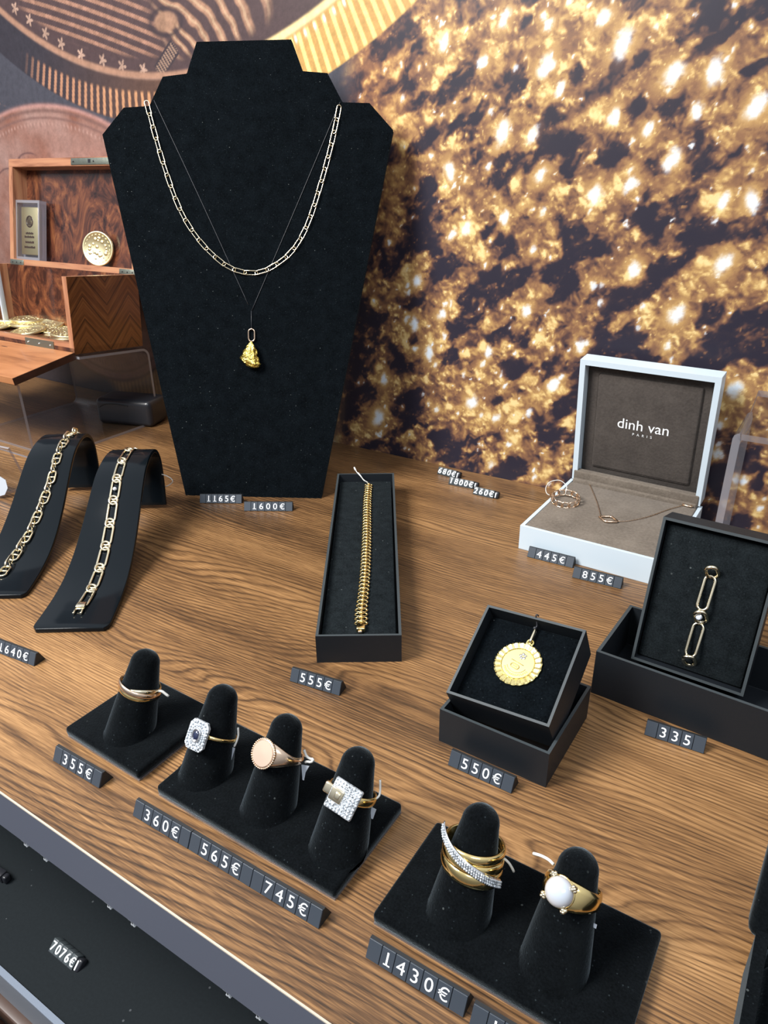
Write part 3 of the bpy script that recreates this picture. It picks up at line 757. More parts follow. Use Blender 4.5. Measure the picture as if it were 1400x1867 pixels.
# ------------------------------------------------------------------ black bracelet ramps and their bracelets
PROF = [(0, 3.2), (10, 3.3), (22, 3.9), (36, 5.2), (52, 8.4), (68, 14.2), (82, 21.2), (96, 29.5), (108, 37.5), (120, 45.5), (131, 51.8), (141, 55.6), (151, 57.9), (161, 58.6), (171, 57.2), (179, 53.0), (184.5, 46.5), (187, 38), (186.5, 24), (184, 10), (182, 0.2)]
PR3 = resample([(0, s, z) for s, z in PROF], 3.0)
def ramp_w(s): return 24.0 - 8.0 * min(s, 187) / 187 * 1.0
def ramp_at(k):
    """(point, tangent, outward normal) at arc index k"""
    a = PR3[max(k - 1, 0)]; b_ = PR3[min(k + 1, len(PR3) - 1)]; d = (b_ - a).normalized()
    return PR3[k], d, Vector((0, -d.z, d.y))
def ramp(loc, label):
    t = thing('bracelet_ramp', label, 'bracelet display', loc, (0, 0, R(34)), 'curved black acrylic bracelet ramps')
    th = 3.0; v = []; f = []; n = len(PR3)
    prof2 = []
    for k in range(n):
        p, d, nn = ramp_at(k); hw = ramp_w(p.y)
        if k == 0: hw -= 3.0
        if k == 1: hw -= .5
        q = p - nn * th
        if k < 6: q.z = max(q.z, .15)
        v += [(-hw, p.y, p.z), (hw, p.y, p.z), (hw, q.y, q.z), (-hw, q.y, q.z)]
    for k in range(n - 1):
        a, b_ = 4 * k, 4 * k + 4
        f += [(a, a + 1, b_ + 1, b_), (a + 1, a + 2, b_ + 2, b_ + 1), (a + 2, a + 3, b_ + 3, b_ + 2), (a + 3, a, b_, b_ + 3)]
    f += [(0, 3, 2, 1), (4 * n - 4, 4 * n - 3, 4 * n - 2, 4 * n - 1)]
    mb = MB(); mb.add(v, f, True); mb.build('curved_sheet', 'black_acrylic', t, bevel=.5)
    return t
RAMP2 = (-388.4 + 24 * math.cos(R(34)), 196.6 + 24 * math.sin(R(34)), 0)
RAMP1 = (RAMP2[0] - 79.5, RAMP2[1] - 4.0, 0)
ramp(RAMP2, 'black acrylic bracelet ramp on the right, carrying the flat gold bracelet')
ramp(RAMP1, 'black acrylic bracelet ramp on the left, carrying the heavier anchor bracelet')
# dense surface path over a ramp at lateral offset x(s)
def surf_path(off, s0, s1, lift):
    out = []
    for k in range(len(PR3)):
        p, d, nn = ramp_at(k)
        if s0 <= k * 3.0 <= s1: out.append((Vector((off(k * 3.0), p.y, p.z)) + nn * lift, nn))
    return out
def at_len(path, s):
    acc = 0
    for (a, na), (b_, nb) in zip(path, path[1:]):
        d = (b_ - a).length
        if acc + d >= s: k = (s - acc) / d; return a.lerp(b_, k), na.lerp(nb, k).normalized()
        acc += d
    return None
def place_chain(t, path, seq, protos, mats, twist=None):
    """seq of (kind, pitch); protos kind -> MB, long axis x"""
    made = {}; s = 0; i = 0
    while True:
        kind, pitch = seq[i % len(seq)]
        a = at_len(path, s); b_ = at_len(path, s + pitch)
        if a is None or b_ is None: break
        x = (b_[0] - a[0]).normalized(); w = ((a[1] + b_[1]) / 2).normalized(); y = w.cross(x).normalized(); w = x.cross(y)
        al = twist(i) if twist else 0
        y2 = y * math.cos(al) + w * math.sin(al); z2 = x.cross(y2)
        if kind not in made: o = made[kind] = protos[kind].build('link' if kind[0] != 'b' else 'small_link', mats, t)
        else: o = made[kind].copy(); COL.objects.link(o); o.parent = t
        lift = abs(math.sin(al)) * 1.3
        o.matrix_local = frame(((a[0] + b_[0]) / 2 + w * lift) * S, x, y2, z2)
        s += pitch; i += 1
    return s
t = thing('figaro_bracelet', 'flat gold figaro link bracelet on the right black ramp', 'bracelet', RAMP2, (0, 0, R(34)))
path = surf_path(lambda s: 0.0 + 1.2 * math.sin(s / 35) - (3.0 if s < 30 else 0) * (30 - s) / 30, 22, 225, 1.0)
long_ = MB().tube(oval(17.6, 5.9, 22), .88, 8, True, flat=.62)
small = MB().tube(oval(7.2, 5.4, 16), .95, 8, True, flat=.8)
place_chain(t, path, [('a', 14.4), ('b', 5.0)], dict(a=long_, b=small), 'pale_gold', lambda i: .0 if i % 2 == 0 else .30)
c0 = at_len(path, 0)[0]
p_, d_, n_ = ramp_at(5)
Mc = frame(tuple(c0 + d_ * -3.5 + n_ * .2), (1, 0, 0), d_, n_)
MB().box(-3.0, 3.0, -.8, 4.6, -.7, 1.6, Mc, bev=.4).build('clasp', 'pale_gold', t)
mb = MB()
for sx_ in (-2.4, 2.4): mb.box(sx_ - .55, sx_ + .55, -6.4, -.6, -.8, .6, Mc, bev=.2)
mb.box(-2.8, 2.8, -2.0, -.6, -.8, .6, Mc, bev=.2); mb.build('clasp_tongue', 'pale_gold', t)
gpos = at_len(path, 104)
MB().ball(gpos[0] + gpos[1] * 1.0, 1.5, 10, 6).build('stone', 'diamond', t)['label'] = 'small clear stone'
t = thing('anchor_bracelet', 'heavy gold anchor link bracelet on the left black ramp', 'bracelet', RAMP1, (0, 0, R(34)))
path = surf_path(lambda s: (-2.0 + 8.5 * min(1, max(0, (s - 40) / 75))) * (1 if s < 190 else .8), 24, 222, 1.0)
anc = MB(); anc.tube(oval(11.8, 5.8, 20), .82, 8, True); anc.tube([(0, -2.8, 0), (0, 2.8, 0)], .8, 8)
place_chain(t, path, [('a', 9.3)], dict(a=anc), 'pale_gold', lambda i: (0.05, 1.57, .15, 1.5, -.1, 1.62)[i % 6])
t = thing('thread_tag', 'white tag on a looped thread behind the right black ramp', 'thread tag', (-470, 372, 0))
mb = MB(); mb.tube(resample([(-9, -4, 29), (0, -3, 30.5), (10, -1, 30), (17, 1, 28), (20, 2, 24.5), (15, 2, 20), (10, 1, 17.4)], 1.5), .42, 6); mb.build('thread', 'white_thread', t)
MB().prism([(-5, -5), (4, -6), (6, 2), (1, 7), (-5, 5)], -.25, .25, lmat((-10.5, -5, 28), (R(80), 0, R(30)))).build('paper_tag', 'paper_tag', t)

# ------------------------------------------------------------------ white jewellery box with its ring and necklace
t = thing('white_jewellery_box', 'open white jewellery box lined with taupe suede, by the wall', 'jewellery box', (-174.9, 457.0, 0), (0, 0, R(-.93)))
MB().tray(0, 105.8, 0, 105.5, 0, 19.2, 2.6, 1.5).build('base_tray', 'white_card', t, bevel=.3)
MB().box(2.9, 102.9, 2.9, 98.5, 1.5, 19.6, bev=1.2).build('suede_cushion', 'taupe_suede', t)
MB().box(3.5, 102.2, 98.6, 104.0, 1.5, 22.5, bev=1.6, seg=3).build('suede_hinge_strip', 'taupe_suede', t)
lidE = thing('lid', None, None, (1.6, 102.8, 20.6), (R(5.8), 0, R(-1.0)))
lidE.parent = t
Ml = frame((0, 0, 0), (1, 0, 0), (0, 0, 1), (0, -1, 0))       # tray opening towards the viewer: local x, up, out
MB().tray(0, 102.8, 0, 103.8, -14.2, 0, 4.2, 1.5, Ml).build('lid_shell', 'white_card', lidE, bevel=.3)
MB().box(4.4, 98.4, 4.4, 99.4, -12.6, -8.2, Ml, bev=1.0).build('lid_lining', 'dark_taupe_suede', lidE)
MB().box(1.5, 101.3, -1.5, 8.5, -5, 1.0, Ml, bev=1.0, seg=3).build('suede_lower_strip', 'taupe_suede', lidE)
MB().box(13, 91, 12, 92, -8.8, -6.6, Ml, bev=1.8, seg=3).build('lid_pad', 'dark_taupe_suede', lidE)
mb = MB(); v, f = glyph('dinh van', 8.3); mb.add([(x + 51.2, y + 54.3, -6.5) for x, y, z in v], f, False, 0, Ml)
v, f = glyph('PARIS', 2.1, 2.3); mb.add([(x + 51.4, y + 46.6, -6.5) for x, y, z in v], f, False, 0, Ml)
mb.build('lettering', 'white_print', lidE)
WB = dict(loc=(-174.9, 457.0, 19.6), rot=(0, 0, R(-.93)))
t = thing('chain_link_ring', 'rose gold openwork chain link ring lying on the taupe suede', 'ring', (-160.5, 512.5, 19.7), (R(4), R(3), R(-14)))
mb = MB().tube(oval(6.6, 4.6, 14), .62, 6, True)
l0 = None
for i in range(13):
    a = 2 * math.pi * i / 13
    if l0 is None: o = l0 = mb.build('band_link', 'rose_gold', t)
    else: o = l0.copy(); COL.objects.link(o); o.parent = t
    x = Vector((-math.sin(a), math.cos(a), 0)); rd = Vector((math.cos(a), math.sin(a), 0))
    o.matrix_local = frame((rd * 10.4 + Vector((0, 0, 3.0))) * S, x, Vector((0, 0, 1)), rd)
t = thing('thread_tag', 'white thread loop on the chain link ring in the white box', 'thread tag', (-160.5, 512.5, 19.7))
MB().tube(resample([(-3, 8, 5), (-4, 12, 8.5), (-10, 12, 12), (-16.5, 9, 10.5), (-19, 7, 6), (-17.5, 5, 2), (-14, 4, 1)], 1.3), .32, 6).build('thread', 'white_thread', t)
MB().tube([(-3, 8.6, 2.6), (-3.2, 9.6, 7.2)], .5, 6).build('knot', 'white_thread', t)
t = thing('lozenge_necklace', 'fine gold chain necklace with lozenge motif spread on the taupe suede', 'necklace', (-122, 498, 19.7), (0, 0, R(-1)))
def loz(mb, c, w, h, r, rot):
    pts = []
    for k in range(4):
        a = Vector(((w, 0), (0, h), (-w, 0), (0, -h))[k]); b_ = Vector(((w, 0), (0, h), (-w, 0), (0, -h))[(k + 1) % 4])
        for q in (.14, .5, .86): p = a.lerp(b_, q); pts.append((p.x, p.y, 0))
    mb.tube(pts, r, 7, True, lmat(c, (0, 0, rot)), flat=.8)
mb = MB(); loz(mb, (0, 0, 1.1), 7.6, 5.6, 1.0, R(-6)); mb.build('lozenge_motif', 'rose_gold', t)['label'] = 'stone set rose gold lozenge'
mb = MB(); loz(mb, (-38.5, 62.5, 1.0), 5.4, 3.0, .9, R(-25)); mb.tube(oval(5, 4, 12), .8, 6, True, lmat((-41.5, 64.5, 1.2))); mb.build('end_motif', 'rose_gold', t)
mb = MB(); loz(mb, (43, 58, 1.0), 5.4, 3.4, .9, R(-38)); mb.tube(oval(5.5, 4.2, 12), .8, 6, True, lmat((40.8, 60.4, 1.2))); mb.build('end_motif', 'rose_gold', t)
def fine_chain(pts):
    mb = MB(); q = resample(pts, 1.25)
    mb.tube(q, [.42 if i % 2 else .26 for i in range(len(q))], 6); return mb
fine_chain([(-6.8, 3, .6), (-13, 17, .5), (-22, 35, .5), (-33, 55, .5), (-37, 61, .6)]).build('chain', 'rose_gold', t)
fine_chain([(7, 1, .6), (14, 7, .5), (24, 22, .5), (33, 42, .5), (41, 56, .6)]).build('chain', 'rose_gold', t)
fine_chain([(-34, 63, .6), (-14, 59.6, .5), (8, 58.2, .5), (28, 59.4, .5), (39, 60, .6)]).build('chain', 'rose_gold', t)

# ------------------------------------------------------------------ medal in its black box
t = thing('medal_box', 'small open square black card box with its upper half tilted up', 'jewellery box', (-128.8, 248.2, 0), (0, 0, R(-.8)))
MB().tray(0, 56.4, 0, 56.3, 0, 20.2, 1.5, 1.2, mi_rim=1).build('lower_box', ['black_card', 'card_fold'], t)
Mi = Matrix(t.matrix_basis) if False else lmat((0, 0, 0), (0, 0, R(-.8)))
Rm = Euler((R(27.1), 0, 0)).to_matrix().to_4x4() @ Euler((0, R(-3.8), 0)).to_matrix().to_4x4()
Rup = Euler((0, 0, R(1.5))).to_matrix().to_4x4() @ Rm
Mup = (lmat((-128.8, 248.2, 0)) @ Mi).inverted() @ (lmat((-127.2, 251.3, 28.9)) @ Rup)
MB().tray(0, 52.2, 0, 52.8, -23, 0, 1.3, 1.0, Mup, mi_rim=1).build('upper_box', ['black_card', 'card_fold'], t)
MB().box(1.8, 50.4, 1.8, 51.0, -22, -7.6, Mup, bev=.8).build('velvet_pad', 'black_velvet', t)
Mw = lmat((-127.2, 251.3, 28.9)) @ Rup
t = thing('gold_medal', 'round bright gold medal with scalloped rim on black velvet', 'medal', tuple(Mw @ Vector((25, 28.6, -7.4))), Mw.to_euler())
mb = MB(); N = 132; rim_o = [(11.9 + .17 * math.cos(22 * 2 * math.pi * k / N)) for k in range(N)]
vs = []; fs = []
rad = [(None, 0), (None, 1.0), (11.2, 1.45), (8.7, 1.0), (8.55, 1.45), (8.2, 1.45), (8.0, 1.1), (0.01, 1.15)]
for r_, z in rad:
    for k in range(N):
        rr = rim_o[k] if r_ is None else (r_ + (.10 * math.cos(22 * 2 * math.pi * k / N) if r_ > 8.6 else 0)); zz = z + (.16 * math.cos(22 * 2 * math.pi * k / N + .6) if 8.6 < rr and z > .5 else 0)
        vs.append((rr * math.cos(2 * math.pi * k / N), rr * math.sin(2 * math.pi * k / N), zz))
for i in range(len(rad) - 1):
    for k in range(N): fs.append((i * N + k, i * N + (k + 1) % N, (i + 1) * N + (k + 1) % N, (i + 1) * N + k))
mb.add(vs, fs, False); mb.build('disc', 'bright_gold', t)
mb = MB()
for k in range(22):
    a = 2 * math.pi * (k + .5) / 22; mb.box(8.9, 11.75, -.11, .11, 1.05, 1.62, lmat((0, 0, 0), (0, 0, a)) @ Euler((0, R(2), 0)).to_matrix().to_4x4())
mb.tube([(8.35 * math.cos(R(9 * k)), 8.35 * math.sin(R(9 * k)), 1.45) for k in range(40)], .16, 5, True); mb.build('rim_groove_shade', 'engraving_shade_gold', t)  # dark lines painted in for the shade between the rim's flutes
mb = MB()                                                     # raised rosette, tablet and worn lettering
for k in range(5):
    a = 2 * math.pi * k / 5 + .5; mb.ball((1.1 + 1.25 * math.cos(a), 4.4 + 1.25 * math.sin(a), 1.2), .8, 8, 5, sq=(1, 1, .5))
mb.build('rosette', 'steel', t)['label'] = 'small stone set rosette'
mb = MB(); A_ = lmat((0, 0, 1.15), (0, 0, R(-14)))
mb.tube([(-4, 0.4, .05), (3.2, 0.4, .05)], .16, 5, False, A_); mb.tube([(x - .4, y - 2.0, .1) for x, y, z in oval(4.6, 2.2, 16)], .22, 5, True, A_); mb.box(-1.6, .8, -2.3, -1.7, 0, .25, A_)
for k in range(15):
    a = R(-150 + 8.6 * k); mb.box(-.28, .28, -.5, .5, -.05, .12, lmat((6.5 * math.cos(a), 6.5 * math.sin(a), 1.15), (0, 0, a + R(90) + (.3 if k % 3 else -.4))))
mb.tube([(7.9 * math.cos(R(-155 + 6.5 * k)) * .66 * (1), 7.9 * math.sin(R(-155 + 6.5 * k)) * .66, 1.2) for k in range(21)], .12, 5)
mb.build('engraving', 'engraving_shade_gold', t)  # engraved lines coloured dark, as if shaded
mb = MB(); mb.tube([(x * .9 + 1.6, 12.9 + y, .6) for x, y, z in oval(3.6, 3.4, 14)], .55, 7, True); mb.box(-.6, 3.4, 10.8, 12.4, .1, 1.1, bev=.3); mb.build('eyelet', 'bright_gold', t)
mb = MB(); mb.tube([(1.6 + z * 0 + y * .16, 16.9 + x, .9 + y) for x, y, z in oval(8.6, 2.8, 16)], .75, 8, True); mb.build('bail', 'pale_gold', t)
MEDAL = t
MB().tube(resample([(1.4, -1.6, 1.2), (2.2, .6, 1.8), (1.6, 2.5, 5.5), (1.8, 3.4, 7.6), (2.6, 4.2, 5.0)], .8), .38, 6).build('cord', 'black_thread', t).location = (0, 21.4 * S, 1.4 * S)
MB().ball((1.6, 20.4, 3.0), .85, 8, 6).build('cord_knot', 'black_thread', t)

# ------------------------------------------------------------------ large black box with the link bracelet standing in it
t = thing('large_black_box', 'large open black card box with foam lined half propped upright in it', 'jewellery box', (-76.4, 324.0, 0), (0, 0, R(-2.9)))
MB().tray(0, 100, 0, 54.6, 0, 27.4, 1.8, 1.4, mi_rim=1).build('lower_box', ['black_card', 'card_fold'], t, bevel=.3)
Wt = lmat((-76.4, 324.0, 0), (0, 0, R(-2.9)))
Rp = Euler((0, 0, R(-2.28))).to_matrix().to_4x4() @ Euler((R(75.7), 0, 0)).to_matrix().to_4x4()
Wp = lmat((-62.8, 371.4, 4.9)) @ Rp
Mp = Wt.inverted() @ Wp
MB().tray(0, 58.2, 0, 82.6, 0, 20, 1.5, 1.2, Mp, mi_rim=1).build('upright_box', ['black_card', 'card_fold'], t, bevel=.3)
MB().box(2.1, 56.0, 2.1, 78.6, 1.2, 15.4, Mp, bev=.8).build('foam_pad', 'black_foam', t)
t = thing('link_bracelet', 'gold link bracelet with one clear stone on upright foam pad', 'bracelet', tuple(Wp @ Vector((29.2, 34, 15.4))), Wp.to_euler())
def curb(mb, L_, W_, r, M0): mb.tube(oval(L_, W_, 24), r, 9, True, M0, flat=1.15)
tl = R(1)
for k, (yc, ln, w, rr, tw_) in enumerate(((-13.2, 18.5, 5.2, .86, .25), (13.6, 18.5, 5.2, .86, .25))):
    mb = MB(); curb(mb, ln, w, rr, lmat((-.2, yc, 2.3), (0, tw_, R(90) - .02))); mb.build('long_link', 'pale_gold', t)
for yc, tw_ in ((-25.2, -.8), (25.4, -.8), (0.2, -.7)):
    mb = MB(); curb(mb, 9.4, 5.6, 1.05, lmat((.1 if yc > 0 else -.2, yc, 2.4), (.15, tw_, R(90) + .25))); mb.build('short_link', 'pale_gold', t)
MB().lathe([(1.7, 0), (2.0, 1.4), (1.7, 1.8)], 16, lmat((-.6, .3, 3.0))).build('stone_setting', 'white_gold', t)
MB().lathe([(1.5, 0), (1.5, .3), (1.0, .8), (.01, .9)], 9, lmat((-.6, .3, 4.6)), smooth=False).build('stone', 'diamond', t)['label'] = 'round clear stone'

# ------------------------------------------------------------------ velvet ring stands
TILT = R(-25)
AX = Vector((0, math.sin(-TILT), math.cos(TILT)))
RB, RT, FL_ = 12.1, 7.2, 41.6
def finger_mesh(Mx, x, y):
    bm = bmesh.new(); prof = []
    hs = FL_ - RT
    for k in range(-3, 14): s_ = hs * k / 13; prof.append((RB + (RT - RB) * s_ / hs + .25 * math.sin(math.pi * max(0, s_) / hs), s_))
    for k in range(1, 9): a = math.pi / 2 * k / 8; prof.append((max(.01, RT * math.cos(a)), hs + RT * math.sin(a)))
    v = []; n = 40
    M0 = lmat((x, y, 6.0), (TILT, 0, 0))
    mb = MB()
    for r_, z_ in prof:
        for j in range(n):
            p = M0 @ Vector((r_ * math.cos(2 * math.pi * j / n), r_ * math.sin(2 * math.pi * j / n), z_)); p.z = max(p.z, 5.6); v.append(tuple(p))
    f = [(i * n + j, i * n + (j + 1) % n, (i + 1) * n + (j + 1) % n, (i + 1) * n + j) for i in range(len(prof) - 1) for j in range(n)]
    f += [list(range(n))[::-1], list(range((len(prof) - 1) * n, len(prof) * n))]
    mb.add(v, f, True); bm.free(); return mb
def ring_stand(x0, x1, y0, y1, xs, rotz, label):
    cx_, cy_ = (x0 + x1) / 2, (y0 + y1) / 2
    t = thing('ring_stand', label, 'ring stand', (cx_, cy_, 0), (0, 0, rotz), 'black velvet finger ring stands')
    w, d = (x1 - x0) / 2, (y1 - y0) / 2
    MB().box(-w, w, -d, d, 1.0, 6.4, bev=1.7, seg=3).build('velvet_base', 'black_velour', t)
    MB().box(-w + .4, w - .4, -d + .4, d - .4, 0, 1.0).build('clear_foot', 'clear_base_edge', t)['label'] = 'clear plastic bottom edge'
    for x in xs: finger_mesh(None, x - cx_, 168.5 - cy_).build('finger', 'black_velour', t)
    return t
ring_stand(-290, -234.5, 150.5, 202, (-261,), R(-1), 'black velvet ring stand with one finger, leftmost by the 355€ tag')
ring_stand(-221.5, -120.8, 149, 200, (-208.5, -170.3, -132.3), 0, 'black velvet ring stand with three fingers behind the joined tags')
ring_stand(-103.5, -9.5, 149, 200, (-76.5, -39), 0, 'black velvet ring stand with two fingers, nearest the viewer')

def fr(s_): return RB + (RT - RB) * s_ / (FL_ - RT) + .25
def ring_frame(name, label, x, s_, dx=0.0, tiltx=0, tilty=0, yaw=0, group=None):
    p = Vector((x, 168.5, 6.0)) + AX * s_
    E_ = (Euler((TILT, 0, 0)).to_matrix() @ Euler((tiltx, tilty, 0)).to_matrix() @ Euler((0, 0, yaw)).to_matrix()).to_euler()
    return thing(name, label, 'ring', tuple(p), E_, group)
def band(mb, Rr, hw, th, w_fun=None, n=64, M0=None, dz=None, a0=0, a1=2 * math.pi):
    """ring band round local z; w_fun(angle)-> half width factor; angle 0 = -y (front)"""
    closed = abs(a1 - a0 - 2 * math.pi) < 1e-6
    m_ = n if closed else n + 1; v = []; f = []
    sec = [(-1, 0), (-.92, .55), (-.5, .92), (0, 1), (.5, .92), (.92, .55), (1, 0), (.6, -.15), (-.6, -.15)]
    for i in range(m_):
        a = a0 + (a1 - a0) * i / n
        h = hw * (w_fun(a) if w_fun else 1); tk = th * (1 + (.0 if not w_fun else .5 * (w_fun(a) - 1))); z0 = dz(a) if dz else 0
        for sx_, sy_ in sec:
            rr = Rr + sy_ * tk; v.append((rr * math.sin(a), -rr * math.cos(a), z0 + sx_ * h))
    k = len(sec)
    for i in range(n if closed else n):
        for j in range(k): a_, b_ = i * k, ((i + 1) % m_) * k; f.append((a_ + j, a_ + (j + 1) % k, b_ + (j + 1) % k, b_ + j))
    if not closed: f += [list(range(k)), list(range(n * k, n * k + k))]
    return mb.add(v, f, True, 0, M0)
MF = lambda rr, z=0, rot=0: frame((0, -rr, z), (math.cos(rot), 0, math.sin(rot)), (-math.sin(rot), 0, math.cos(rot)), (0, -1, 0))   # motif plane in front of the ring: x right, y up the finger, z outwards

# rolling ring of three interlaced bands
t = ring_frame('triple_band_ring', 'thin interlaced triple band gold ring on the single velvet finger', -261, 21.4, tilty=R(4))
for k, mt in enumerate(('pale_gold', 'rose_gold', 'yellow_gold')):
    mb = MB(); ph = 2 * math.pi * k / 3
    band(mb, fr(21.4) + .15 + .5 * (k == 1), 1.45, .85, dz=lambda a, ph=ph: 1.7 * math.sin(1 * a + ph) + .4 * math.sin(2 * a + ph * 2), M0=None)
    mb.build('band', mt, t)
# sapphire cluster
t = ring_frame('sapphire_cluster_ring', 'octagonal diamond cluster ring with a dark blue sapphire', -208.5, 18.2, tiltx=R(-10), yaw=R(4))
rr = fr(18.2)
mb = MB(); band(mb, rr + .35, .8, .6, lambda a: 1 + .25 * max(0, math.cos(a)) ** 6); mb.build('band', 'yellow_gold', t)
oc = [(3.6, 6.6), (5.2, 4.6), (5.2, -4.6), (3.6, -6.6), (-3.6, -6.6), (-5.2, -4.6), (-5.2, 4.6), (-3.6, 6.6)]
M0 = MF(rr + 2.6)
mb = MB(); mb.prism([(x, y) for x, y in oc], 0, 1.5, M0)
for k in range(24):
    a = 2 * math.pi * k / 24; q = 1 / max(abs(math.cos(a)) / 4.5, abs(math.sin(a)) / 5.8, (abs(math.cos(a)) / 4.5 + abs(math.sin(a)) / 5.8) / 1.55)
    mb.ball((q * math.cos(a), q * math.sin(a), 1.6), .62, 6, 4, M0); mb.ball((q * .70 * math.cos(a + .13), q * .74 * math.sin(a + .13), 1.6), .5, 6, 4, M0)
mb.build('diamond_cluster', 'stone_set_silver', t)
mb = MB(); mb.tube([(y * .86, x * .86, 2.1) for x, y, z in oval(6.4, 4.4, 18)], .42, 6, True, M0); mb.prism([(y * .9, x * .9) for x, y, z in oval(6.2, 4.2, 18)], 1.2, 1.9, M0); mb.build('bezel', 'white_gold', t)
mb = MB(); mb.ball((0, 0, 1.9), 1.0, 14, 8, M0, sq=(1.5, 2.3, .8)); mb.build('sapphire', 'sapphire', t)['label'] = 'dark blue oval stone'
mb = MB(); mb.lathe([(1.4, -2.4), (3.2, 0)], 10, M0); mb.build('gallery', 'yellow_gold', t)
# signet
t = ring_frame('signet_ring', 'rose gold signet ring with a blank round face, middle of three fingers', -170.3, 23.8, tiltx=R(-12), yaw=R(-4))
rr = fr(23.8)
mb = MB(); band(mb, rr + .45, 1.7, .9, lambda a: 1 + 2.2 * max(0, math.cos(a / 1.0)) ** 2.2 if abs((a + math.pi) % (2 * math.pi) - math.pi) < math.pi / 2 else 1); mb.build('band', 'rose_gold', t)
M0 = MF(rr + 1.2)
mb = MB(); mb.lathe([(4.0, -1), (5.2, .4), (6.2, 1.4), (6.2, 2.4), (5.4, 2.5)], 40, M0); mb.build('head', 'rose_gold', t)
mb = MB()
for k in range(40): a = 2 * math.pi * k / 40; mb.ball((6.15 * math.cos(a), 6.15 * math.sin(a), 2.2), .52, 6, 4, M0)
mb.build('beaded_rim', 'rose_gold', t)
mb = MB(); mb.lathe([(5.45, 2.3), (5.35, 2.75), (.01, 2.8)], 40, M0, smooth=False); mb.build('face', 'satin_rose_gold', t)['label'] = 'matt pink gold face'
# buckle
t = ring_frame('buckle_ring', 'gold buckle ring with square diamond paved plate, right of three fingers', -131.7, 22.4, tiltx=R(-9), tilty=R(2), yaw=R(10))
rr = fr(22.4)
mb = MB(); band(mb, rr + .4, 2.0, .9); mb.build('band', 'yellow_gold', t)
M0 = MF(rr + 1.1, 0, R(-8))
mb = MB(); mb.box(-6.0, 6.6, -6.4, 6.4, 0, 1.9, M0, bev=.5); mb.build('paved_plate', 'stone_set_silver', t)
mb = MB()
for i in range(9):
    for j in range(9):
        x, y = -5.3 + i * 1.4, -5.6 + j * 1.4
        if x < .6 and abs(y) < 2.9: continue
        mb.ball((x, y, 1.85), .58, 6, 4, M0, sq=(1, 1, .7))
mb.build('stone_paving', 'stone_set_silver', t)
mb = MB(); mb.box(-5.6, .0, -2.7, 2.7, 1.2, 2.5, M0, bev=.4); mb.build('buckle_frame', 'pale_gold', t)
mb = MB(); mb.box(-3.4, -.9, -1.5, 1.5, 2.3, 3.2, M0, bev=.5); mb.build('buckle_stud', 'pale_gold', t)
mb = MB(); mb.box(-9.6, -5.0, -2.4, 2.4, -1.6, .9, M0, bev=.9, seg=3); mb.build('strap_end', 'pale_gold', t)
# wide crossover ring
t = ring_frame('wide_crossover_ring', 'wide gold four band ring crossed by a diamond strip', -76.5, 22.2, tiltx=R(4), tilty=R(-3))
rr = fr(22.2)
for k, (z0, hw) in enumerate(((-4.5, 2.7), (.1, 2.2), (4.2, 2.0))):
    mb = MB(); band(mb, rr + 1.5 - .05 * k, hw, 1.25, dz=lambda a, z0=z0: z0 * (.86 + .22 * math.sin(a)) - 1.1 * math.sin(a) * (1 if z0 > 0 else .3)); mb.build('gold_band', 'yellow_gold', t)
mb = MB(); band(mb, rr + 3.0, 2.0, .8, dz=lambda a: -7.8 * a / 1.3 + 2.6, a0=R(-62), a1=R(84)); strip = mb.build('diamond_strip', 'white_gold', t); strip['label'] = 'white gold strip set with small diamonds'
mb = MB()
for k in range(40):
    a = R(-59 + 4.0 * k)
    if a > R(81): break
    for dz_ in (-1.0, 0, 1.0): mb.ball(((rr + 3.75) * math.sin(a), -(rr + 3.75) * math.cos(a), -7.8 * a / 1.3 + 2.6 + dz_), .5, 6, 4)
mb.build('strip_stones', 'stone_set_silver', strip)
# pearl
t = ring_frame('pearl_ring', 'yellow gold ring with a large white pearl in four claws', -39, 26.6, tiltx=R(-13), yaw=R(-10))
rr = fr(26.6)
mb = MB(); band(mb, rr + .5, 3.0, 1.1, lambda a: 1 + .75 * max(0, math.cos(a)) ** 1.5); mb.build('band', 'yellow_gold', t)
M0 = MF(rr + 1.0, .6)
mb = MB(); mb.lathe([(3.2, -.5), (5.0, 1.2), (5.4, 2.3), (5.0, 2.6), (4.4, 2.0)], 32, M0); mb.build('cup', 'yellow_gold', t)
mb = MB(); mb.ball((0, 0, 3.0), 5.0, 32, 20, M0, sq=(1, 1, .8)); mb.build('pearl', 'pearl', t)
for k in range(4):
    a = R(35 + 90 * k); mb = MB(); c, s_ = math.cos(a), math.sin(a)
    mb.tube([(5.3 * c, 5.3 * s_, 1.0), (5.9 * c, 5.9 * s_, 3.0), (5.1 * c, 5.1 * s_, 4.6)], [.8, .8, .6], 7, False, M0)
    for q in (-.35, .35): mb.ball((5.8 * math.cos(a + q * .35), 5.8 * math.sin(a + q * .35), 3.6), .75, 8, 5, M0)
    mb.ball((6.1 * c, 6.1 * s_, 4.2), .7, 8, 5, M0); mb.build('claw', 'pale_gold', t)
